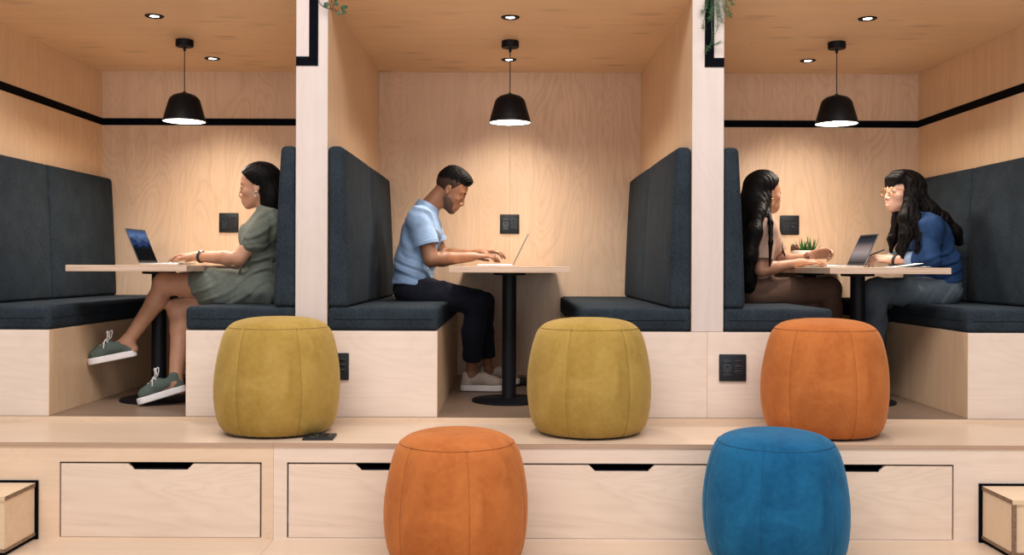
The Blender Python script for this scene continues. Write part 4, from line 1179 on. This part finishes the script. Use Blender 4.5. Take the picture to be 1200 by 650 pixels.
# ================================================================== woman with long straight hair, right booth
def woman_tan():
    s0 = 200
    def p(x, y, dy=0.): return P(x, y, s0, dy)
    J = dict(pelvis=p(882, 341), waist=p(884, 311), chest=p(889, 277), neckb=p(891, 254), sh_n=p(896, 268, -.150), sh_f=p(897, 266, .145),
             el_n=p(892, 320, -.19), wr_n=p(939, 309, -.075), el_f=p(914, 305, .17), wr_f=p(951, 302, .05),
             hip_n=p(888, 344, -.075), kn_n=p(972, 338, -.02), an_n=p(986, 412, .02), hip_f=p(888, 348, .075), kn_f=p(962, 356, .07), an_f=p(958, 436, .05))
    for k in ('el_n', 'wr_n', 'wr_f'): J[k].z = max(J[k].z, TT+.028)
    J['el_n'].z = .735
    t = empty('person', (J['pelvis'].x, J['pelvis'].y, 0.), 0, 'woman in a tan top with long straight black hair at the right table', 'person', 'people seated in the booths')
    skin = skin_mat('golden brown skin', (.300, .145, .085), (.37, .185, .11))
    R = head_frame(1, math.radians(20), math.radians(3)); o = p(896, 225)
    f = Field(*bounds(list(J.values())+[o+V((.13, 0, .14)), p(985, 300, .1), p(1000, 445), p(940, 450)], .10), VOX)
    add_head(f, R, o)
    f.cone(J['neckb'], R @ V((-.030, 0, -.060))+o, .050, .048, .02)
    torso(f, J, -.012, wide=1.42)
    for s in ('_n', '_f'): arm(f, J, s, 0, (.043, .037, .032, .0235))
    leg(f, J, '_n', -.004, (.084, .062, .054, .034), V((-.7, 0, -.2))); leg(f, J, '_f', -.004, (.084, .062, .054, .034), V((-1, 0, 0)))
    foot(f, J, '_n', (1, 0, -.1)); foot(f, J, '_f', (1, 0, 0))
    add_hand(f, J['wr_n']+V((0, 0, .0)), (1, .10, .04), (0, -.3, 1), 1, [(.18, .30, .2), (.2, .32, .2), (.22, .36, .2), (.28, .4, .2)], scale=.95)
    add_hand(f, J['wr_f']+V((0, 0, .016)), (1, -.10, .10), (.0, 1, .55), -1, [(.55, .9, .5), (.65, .95, .55), (.75, 1.0, .6), (.8, 1.0, .6)], spread=.04, scale=.95, thumb=(.3, .5))
    f.mesh('body', skin, t)
    face_details(R, o, t, M['hair_black'], plain('dusky lips', (.22, .075, .06), .4), .5)
    h = Field(*bounds([o+V((.12, .13, .15)), o+V((-.16, -.13, 0)), p(862, 345, -.34), p(922, 330, .2)], .04), .0042)
    h.frame(R, o)
    h.ell((-.014, 0, .034), (.108, .086, .098), .01)
    h.cut((.056, 0, .066), (.77, 0, -.64), .008)
    h.cone((-.060, 0, .03), (-.086, 0, -.08), .072, .066, .03, ((0, 1, 0), 1.12))
    h.frame()
    a = R @ V((-.072, 0, -.06))+o
    h.chain([a, p(882, 258, -.05), p(877, 295, -.11), p(877, 335, -.12)], [.062, .062, .058, .045], .05, (V((0, 1, 0)), 1.55))
    h.chain([R @ V((-.03, -.060, -.04))+o, p(889, 250, -.15), p(884, 272, -.235), p(879, 300, -.258), p(877, 330, -.258)], [.026, .032, .038, .036, .022], .04)
    h.chain([R @ V((-.018, -.070, -.06))+o, p(900, 249, -.13), p(903, 261, -.235), p(903, 284, -.285), p(902, 312, -.285)], [.013, .015, .014, .012, .005], .012)
    h.chain([R @ V((-.03, .07, -.04))+o, p(903, 262, .14), p(914, 285, .12), p(920, 300, .1)], [.02, .020, .010, .004], .02)
    h.ripple(lambda x, y, z: .0012*np.sin(260*y+110*x+.8*np.sin(9*z))+.0008*np.sin(430*y-210*x), .02)
    h.mesh('hair', M['hair_black'], t)
    sm = fabric('tan cotton', (.26, .165, .125), (.38, .26, .20), 330, sheen=.04)
    d = Field(*bounds([J['sh_n'], J['sh_f'], J['pelvis'], J['el_n'], J['el_f']], .14), .0046)
    for s in ('_n', '_f'):
        q = V(J['sh'+s]).lerp(V(J['el'+s]), .80); ax = (V(J['el'+s])-V(J['sh'+s])).normalized()
        d.cone(J['sh'+s], q, .060, .064, .03); d.cut(q-ax*.008, ax, .005, list(q-V((.075,)*3)), list(q+V((.075,)*3)))
    torso(d, J, .011, .045, bust=.05, wide=1.42)
    d.cut((0, 0, p(884, 330).z), (0, 0, -1), .006)
    d.ripple(wrinkle(.005, 62, (.6, .2, .8), 11.), .03)
    d.mesh('top', sm, t)
    tm = fabric('dark brown cloth', (.065, .036, .025), (.11, .062, .044), 330, sheen=.02)
    g = Field(*bounds([J['pelvis'], J['hip_n'], J['hip_f'], J['kn_n'], J['kn_f'], J['an_n'], J['an_f']], .13), .0048)
    g.cone(J['pelvis'], J['waist'].lerp(J['pelvis'], .25), .110, .102, .03, (V((0, 1, 0)), 1.5))
    for s in ('_n', '_f'):
        H, K, A = V(J['hip'+s]), V(J['kn'+s]), V(J['an'+s])
        g.cone(H, K, .094, .068, .03); g.chain([K, K.lerp(A, .35)+V((-.014, 0, 0)), K.lerp(A, .92)], [.066, .060, .046], .02)
    g.cut((0, 0, CUSH-.003), (0, 0, -1), .006, [.8, 5, 0], [1.60, 6.5, CUSH+.1])
    g.ripple(wrinkle(.003, 60, (.5, .1, 1), 13.), .03)
    g.mesh('trousers', tm, t)
    shoe(t, J['an_n']+V((-.058, 0, -.084)), (1, 0, -.12), (.12, 0, 1), M['strap'], M['rubber'], laces=False)
    shoe(t, V((J['an_f'].x-.062, J['an_f'].y, .004)), (1, 0, 0), (0, 0, 1), M['strap'], M['rubber'], laces=False)
    w = V(J['wr_f']).lerp(V(J['el_f']), .12); ax = (V(J['wr_f'])-V(J['el_f'])).normalized(); u = ax.cross(V((0, 1, 0))).normalized(); v = ax.cross(u)
    for k in (0, .014):
        bm = BM(); add_tube(bm, [T(t, w+ax*(k+.004*math.cos(a))+(u*math.cos(a)+v*math.sin(a))*.0292) for a in (i*math.pi/12 for i in range(24))], .0036, 6, True)
        obj('bracelet', bm, M['strap'], t, 'all')
    bm = BM(); e = R @ V((-.004, -.084, -.058))+o
    add_tube(bm, [T(t, e+(R @ V((math.cos(a)*.011, 0, math.sin(a)*.014)))) for a in (i*math.pi/10 for i in range(20))], .0028, 6, True); obj('earring', bm, M['gold'], t, 'all')
woman_tan()

# ================================================================== woman in the denim shirt
def woman_denim():
    s0 = 200
    def p(x, y, dy=0.): return P(x, y, s0, dy)
    J = dict(pelvis=p(1101, 340), waist=p(1098, 309), chest=p(1088, 276), neckb=p(1076, 255), sh_n=p(1089, 266, -.155), sh_f=p(1078, 265, .155),
             el_n=p(1091, 305, -.20), wr_n=p(1044, 304, -.05), el_f=p(1066, 304, .18), wr_f=p(1030, 303, .07),
             hip_n=p(1096, 344, -.08), kn_n=p(1026, 340, -.10), an_n=p(1020, 426, -.08), hip_f=p(1094, 344, .08), kn_f=p(1020, 346, .12), an_f=p(1030, 430, .12))
    for k in ('el_n', 'wr_n', 'el_f', 'wr_f'): J[k].z = max(J[k].z, TT+.034)
    for k in ('an_n', 'an_f'): J[k].z = .095
    t = empty('person', (J['pelvis'].x, J['pelvis'].y, 0.), 0, 'woman in a blue denim shirt and glasses leaning on the right table', 'person', 'people seated in the booths')
    skin = skin_mat('fair skin', (.50, .295, .21), (.56, .32, .235))
    R = head_frame(-1, math.radians(-14), math.radians(-2)); o = p(1057, 225)
    f = Field(*bounds(list(J.values())+[o+V((.0, 0, .14)), o-V((.14, 0, 0)), p(985, 300), p(990, 450)], .10), VOX)
    add_head(f, R, o, mouth=.003)
    f.cone(J['neckb'], R @ V((-.032, 0, -.060))+o, .050, .048, .02)
    torso(f, J, -.014, wide=1.45)
    for s in ('_n', '_f'): arm(f, J, s, -.001, (.043, .037, .032, .0235))
    leg(f, J, '_n', -.008); leg(f, J, '_f', -.008)
    foot(f, J, '_n', (-1, 0, 0)); foot(f, J, '_f', (-1, 0, 0))
    add_hand(f, J['wr_n']+V((0, 0, .002)), (-1, .20, .03), (.1, -.55, 1), -1, [(.35, .6, .4), (.4, .65, .4), (.5, .7, .45), (.55, .7, .5)], scale=.95, thumb=(.35, .5))
    add_hand(f, J['wr_f']+V((0, 0, .0)), (-1, -.25, .05), (.1, .3, 1), 1, [(.25, .4, .3), (.3, .45, .3), (.35, .5, .3), (.4, .5, .3)], scale=.95)
    f.mesh('body', skin, t)
    face_details(R, o, t, M['hair_black'], plain('pink lips', (.50, .17, .15), .4), .3)
    h = Field(*bounds([o+V((.10, .13, .15)), o+V((-.14, -.13, 0)), p(1132, 282, -.15), p(1040, 300, .15)], .05), .0042)
    h.frame(R, o)
    h.ell((-.014, 0, .034), (.113, .092, .100), .01)
    h.cut((.060, 0, .060), (.80, 0, -.60), .008)
    # fringe
    for y in (-.058, -.044, -.03, -.015, 0, .015, .03, .044, .058):
        h.chain([(.040-abs(y)*.2, y*.9, .108), (.080-abs(y)*.30, y*1.0, .074), (.0925-abs(y)*.42, y*1.05, .030+abs(y)*.05)], [.014, .012, .0045], .014)
    h.cone((-.055, 0, .03), (-.080, 0, -.08), .082, .074, .03, ((0, 1, 0), 1.12))
    h.frame()
    a = R @ V((-.065, 0, -.05))+o; lat = (V((0, 1, 0)), 1.6)
    h.chain([a, p(1083, 248), p(1100, 258), p(1116, 272), p(1124, 284)], [.074, .066, .052, .040, .022], .03, lat)
    s_ = -1 if R.col[1].y < 0 else 1
    nl = R @ V((-.005, .078, -.01))+o                                    # near side lock over the cheek and down the chest
    h.chain([R @ V((.0, .070, .05))+o, nl, p(1061, 255, -.12), p(1062, 275, -.14), p(1056, 292, -.13), p(1058, 302, -.12)], [.028, .032, .038, .036, .026, .008], .025)
    h.chain([nl, p(1072, 258, -.13), p(1080, 275, -.17), p(1074, 296, -.2)], [.03, .034, .026, .008], .025)
    h.chain([R @ V((-.02, -.076, -.01))+o, p(1052, 258, .11), p(1046, 280, .10), p(1044, 296, .09)], [.03, .03, .026, .008], .025)
    h.ripple(lambda x, y, z: .0024*np.sin(190*x+110*y+2.6*np.sin(38*z+9*y)+1.2*np.sin(31*x))+.0013*np.sin(330*y-250*x+2*np.sin(50*z)), .02)
    h.mesh('hair', M['hair_wavy'], t)
    # glasses
    bm = BM()
    def G(x, y, z): return T(t, R @ V((x, y, z))+o)
    for s in (-1, 1):
        add_tube(bm, [G(.103-.10*abs(abs(.033+math.cos(a)*.024)-.0)*.35, s*(.033+math.cos(a)*.0245), -.003+math.sin(a)*.0225) for a in (i*math.pi/16 for i in range(32))], .0022, 6, True)
        add_tube(bm, [G(.100, s*.057, .006), G(.085, s*.072, .006), G(.0, s*.083, .004), G(-.015, s*.083, -.006)], .0020, 6)
    add_tube(bm, [G(.1025, -.009, .003), G(.106, 0, .006), G(.1025, .009, .003)], .0020, 6)
    gl = obj('glasses', bm, plain('amber clear frame', (.30, .12, .035), .2, spec=.6), t, 'all')
    gm, nt, pb = new_mat('lens glass'); pb.inputs['Transmission Weight'].default_value = 1; pb.inputs['Roughness'].default_value = .02; pb.inputs['Base Color'].default_value = (1, .95, .88, 1); pb.inputs['IOR'].default_value = 1.02
    for s in (-1, 1):
        bm = BM(); f1 = [[bm.verts.new(G(xo+.103-.10*abs(.033+math.cos(a)*.024)*.35, s*(.033+math.cos(a)*.023), -.003+math.sin(a)*.021)) for a in (i*math.pi/16 for i in range(32))] for xo in (0, -.001)]
        bm.faces.new(f1[0]); bm.faces.new(f1[1][::-1])
        for i in range(32): bm.faces.new((f1[0][i], f1[0][(i+1) % 32], f1[1][(i+1) % 32], f1[1][i]))
        obj('lens', bm, gm, gl)
    dm = denim('blue denim shirting', (.004, .016, .055), (.018, .056, .145))
    cm = denim('pale denim reverse', (.16, .22, .32), (.26, .33, .43))
    d = Field(*bounds([J['sh_n'], J['sh_f'], J['pelvis'], J['el_n'], J['el_f'], J['wr_n'], J['wr_f']], .13), .0046)
    for s in ('_n', '_f'):
        q = V(J['el'+s]).lerp(V(J['wr'+s]), .52); ax = (V(J['wr'+s])-V(J['el'+s])).normalized()
        d.cone(J['sh'+s], J['el'+s], .064, .052, .03); d.cone(J['el'+s], q, .052, .045, .02); d.cut(q-ax*.004, ax, .005, list(q-V((.06,)*3)), list(q+V((.06,)*3)))
    zt = TT+.0265
    d.cut((0, 0, zt-.022), (0, 0, -1), .003, [J['wr_f'].x-.1, J['wr_n'].y-.3, TT-.1], [2.262, J['wr_n'].y+.4, TT+.06])
    torso(d, J, .016, .045, bust=.5, fwd=-1, wide=1.45, waist_r=.096)
    d.cut(p(1100, 331), (.1, 0, -1), .006)
    n0 = V(J['neckb'])
    d.cone(n0+V((0, 0, -.01)), n0+V((-.03, 0, .035)), .074, .068, .015, (V((0, 1, 0)), 1.1)); d.cone(n0, n0+V((-.05, 0, .10)), .055, .06, .004, op='s')
    d.ripple(wrinkle(.0095, 58, (.7, .2, .75), 17.), .03); d.ripple(wrinkle(.0050, 120, (.5, .1, -1), 19.), .03)
    sh = d.mesh('denim_shirt', dm, t)
    for s in ('_n', '_f'):
        q = V(J['el'+s]).lerp(V(J['wr'+s]), .50); ax = (V(J['wr'+s])-V(J['el'+s])).normalized()
        c = Field(*bounds([q], .12), .004); c.cone(q-ax*.03, q+ax*.03, .050, .047, .006); c.cut(q+ax*.022, ax, .004); c.cut(q-ax*.018, -ax, .004)
        c.cut((0, 0, zt-.024), (0, 0, -1), .003); c.ripple(wrinkle(.002, 140, (1, .2, .3), 4.), .02)
        c.mesh('cuff', cm, sh, 'pale blue rolled cuff')
    jm = denim('blue grey jeans', (.045, .060, .075), (.105, .130, .150))
    g = Field(*bounds([J['pelvis'], J['hip_n'], J['hip_f'], J['kn_n'], J['kn_f'], J['an_n'], J['an_f']], .14), .0048)
    g.cone(J['pelvis'], J['waist'].lerp(J['pelvis'], .4), .114, .106, .03, (V((0, 1, 0)), 1.5))
    for s in ('_n', '_f'):
        H, K, A = V(J['hip'+s]), V(J['kn'+s]), V(J['an'+s])
        g.cone(H, K, .098, .072, .03); g.chain([K, K.lerp(A, .35)+V((.012, 0, 0)), K.lerp(A, .92)], [.071, .062, .048], .02)
    g.cut((0, 0, CUSH-.003), (0, 0, -1), .006, [2.278, 5, 0], [2.9, 6.5, CUSH+.1])
    g.ripple(wrinkle(.0045, 58, (.6, .1, 1), 23.), .03); g.ripple(wrinkle(.003, 115, (1, .1, -.5), 29.), .03)
    g.mesh('jeans', jm, t)
    shoe(t, V((J['an_n'].x+.062, J['an_n'].y, .004)), (-1, 0, 0), (0, 0, 1), M['strap'], M['rubber'], laces=False)
    shoe(t, V((J['an_f'].x+.062, J['an_f'].y, .004)), (-1, 0, 0), (0, 0, 1), M['strap'], M['rubber'], laces=False)
    w = V(J['wr_n']).lerp(V(J['el_n']), .10); ax = (V(J['wr_n'])-V(J['el_n'])).normalized(); u = ax.cross(V((0, 1, 0))).normalized(); v = ax.cross(u)
    bm = BM()
    for k in (-.005, 0, .005): add_tube(bm, [T(t, w+ax*(k+.006*math.cos(a))+(u*math.cos(a)+v*math.sin(a))*.0285) for a in (i*math.pi/12 for i in range(24))], .0034, 6, True)
    obj('bracelet', bm, M['strap'], t, 'all')
    return J
JD = woman_denim()
# pen held by the woman in denim
w = JD['wr_n']; a = w+V((-.085, .03, .034)); bm = BM(); d = V((.055, -.05, .03)).normalized()
add_tube(bm, [V((0, 0, 0))-d*.075, V((0, 0, 0))-d*.062, V((0, 0, 0))+d*.06, V((0, 0, 0))+d*.066], [.0008, .0042, .0042, .003], 12)
o = obj('pen', bm, M['strap'], None, True); o.location = a; tag(o, 'dark pen held by the woman in the denim shirt', 'pen')
WORLD_W, TOP_W, WIN_W, EXPO = .15, 340, 190, 0.08
# ------------------------------------------------------------------ light and camera
w = bpy.data.worlds.new('room'); scene.world = w; w.use_nodes = True
bg = w.node_tree.nodes['Background']; bg.inputs[0].default_value = (.86, .92, 1, 1); bg.inputs[1].default_value = WORLD_W
def area(loc, rot, sx, sy, e, c, name='room_light'):
    l = bpy.data.lights.new(name, 'AREA'); l.shape = 'RECTANGLE'; l.size = sx; l.size_y = sy; l.energy = e; l.color = c
    o = bpy.data.objects.new(name, l); COL.objects.link(o); o.location = loc; o.rotation_euler = rot
    return o
area((0, 2.1, 4.0), (math.radians(8), 0, 0), 7.5, 2.2, TOP_W, (1, .93, .90))
area((0, -3.2, 1.3), (math.radians(90), 0, 0), 8, 2.4, WIN_W, (.93, .95, 1), 'window_daylight')
cam = bpy.data.cameras.new('camera'); co = bpy.data.objects.new('camera', cam); COL.objects.link(co)
cam.sensor_width = 36; cam.lens = FPX/1200*36; cam.shift_x = 3/1200; cam.shift_y = -13/1200
co.location = (0, 0, CAMZ); co.rotation_euler = (math.radians(90), math.radians(-.2), 0)
cam.clip_start = .05
scene.camera = co
vs = scene.view_settings
vs.view_transform = 'Standard'; vs.look = 'None'; vs.gamma = 1; vs.exposure = EXPO; vs.use_curve_mapping = False
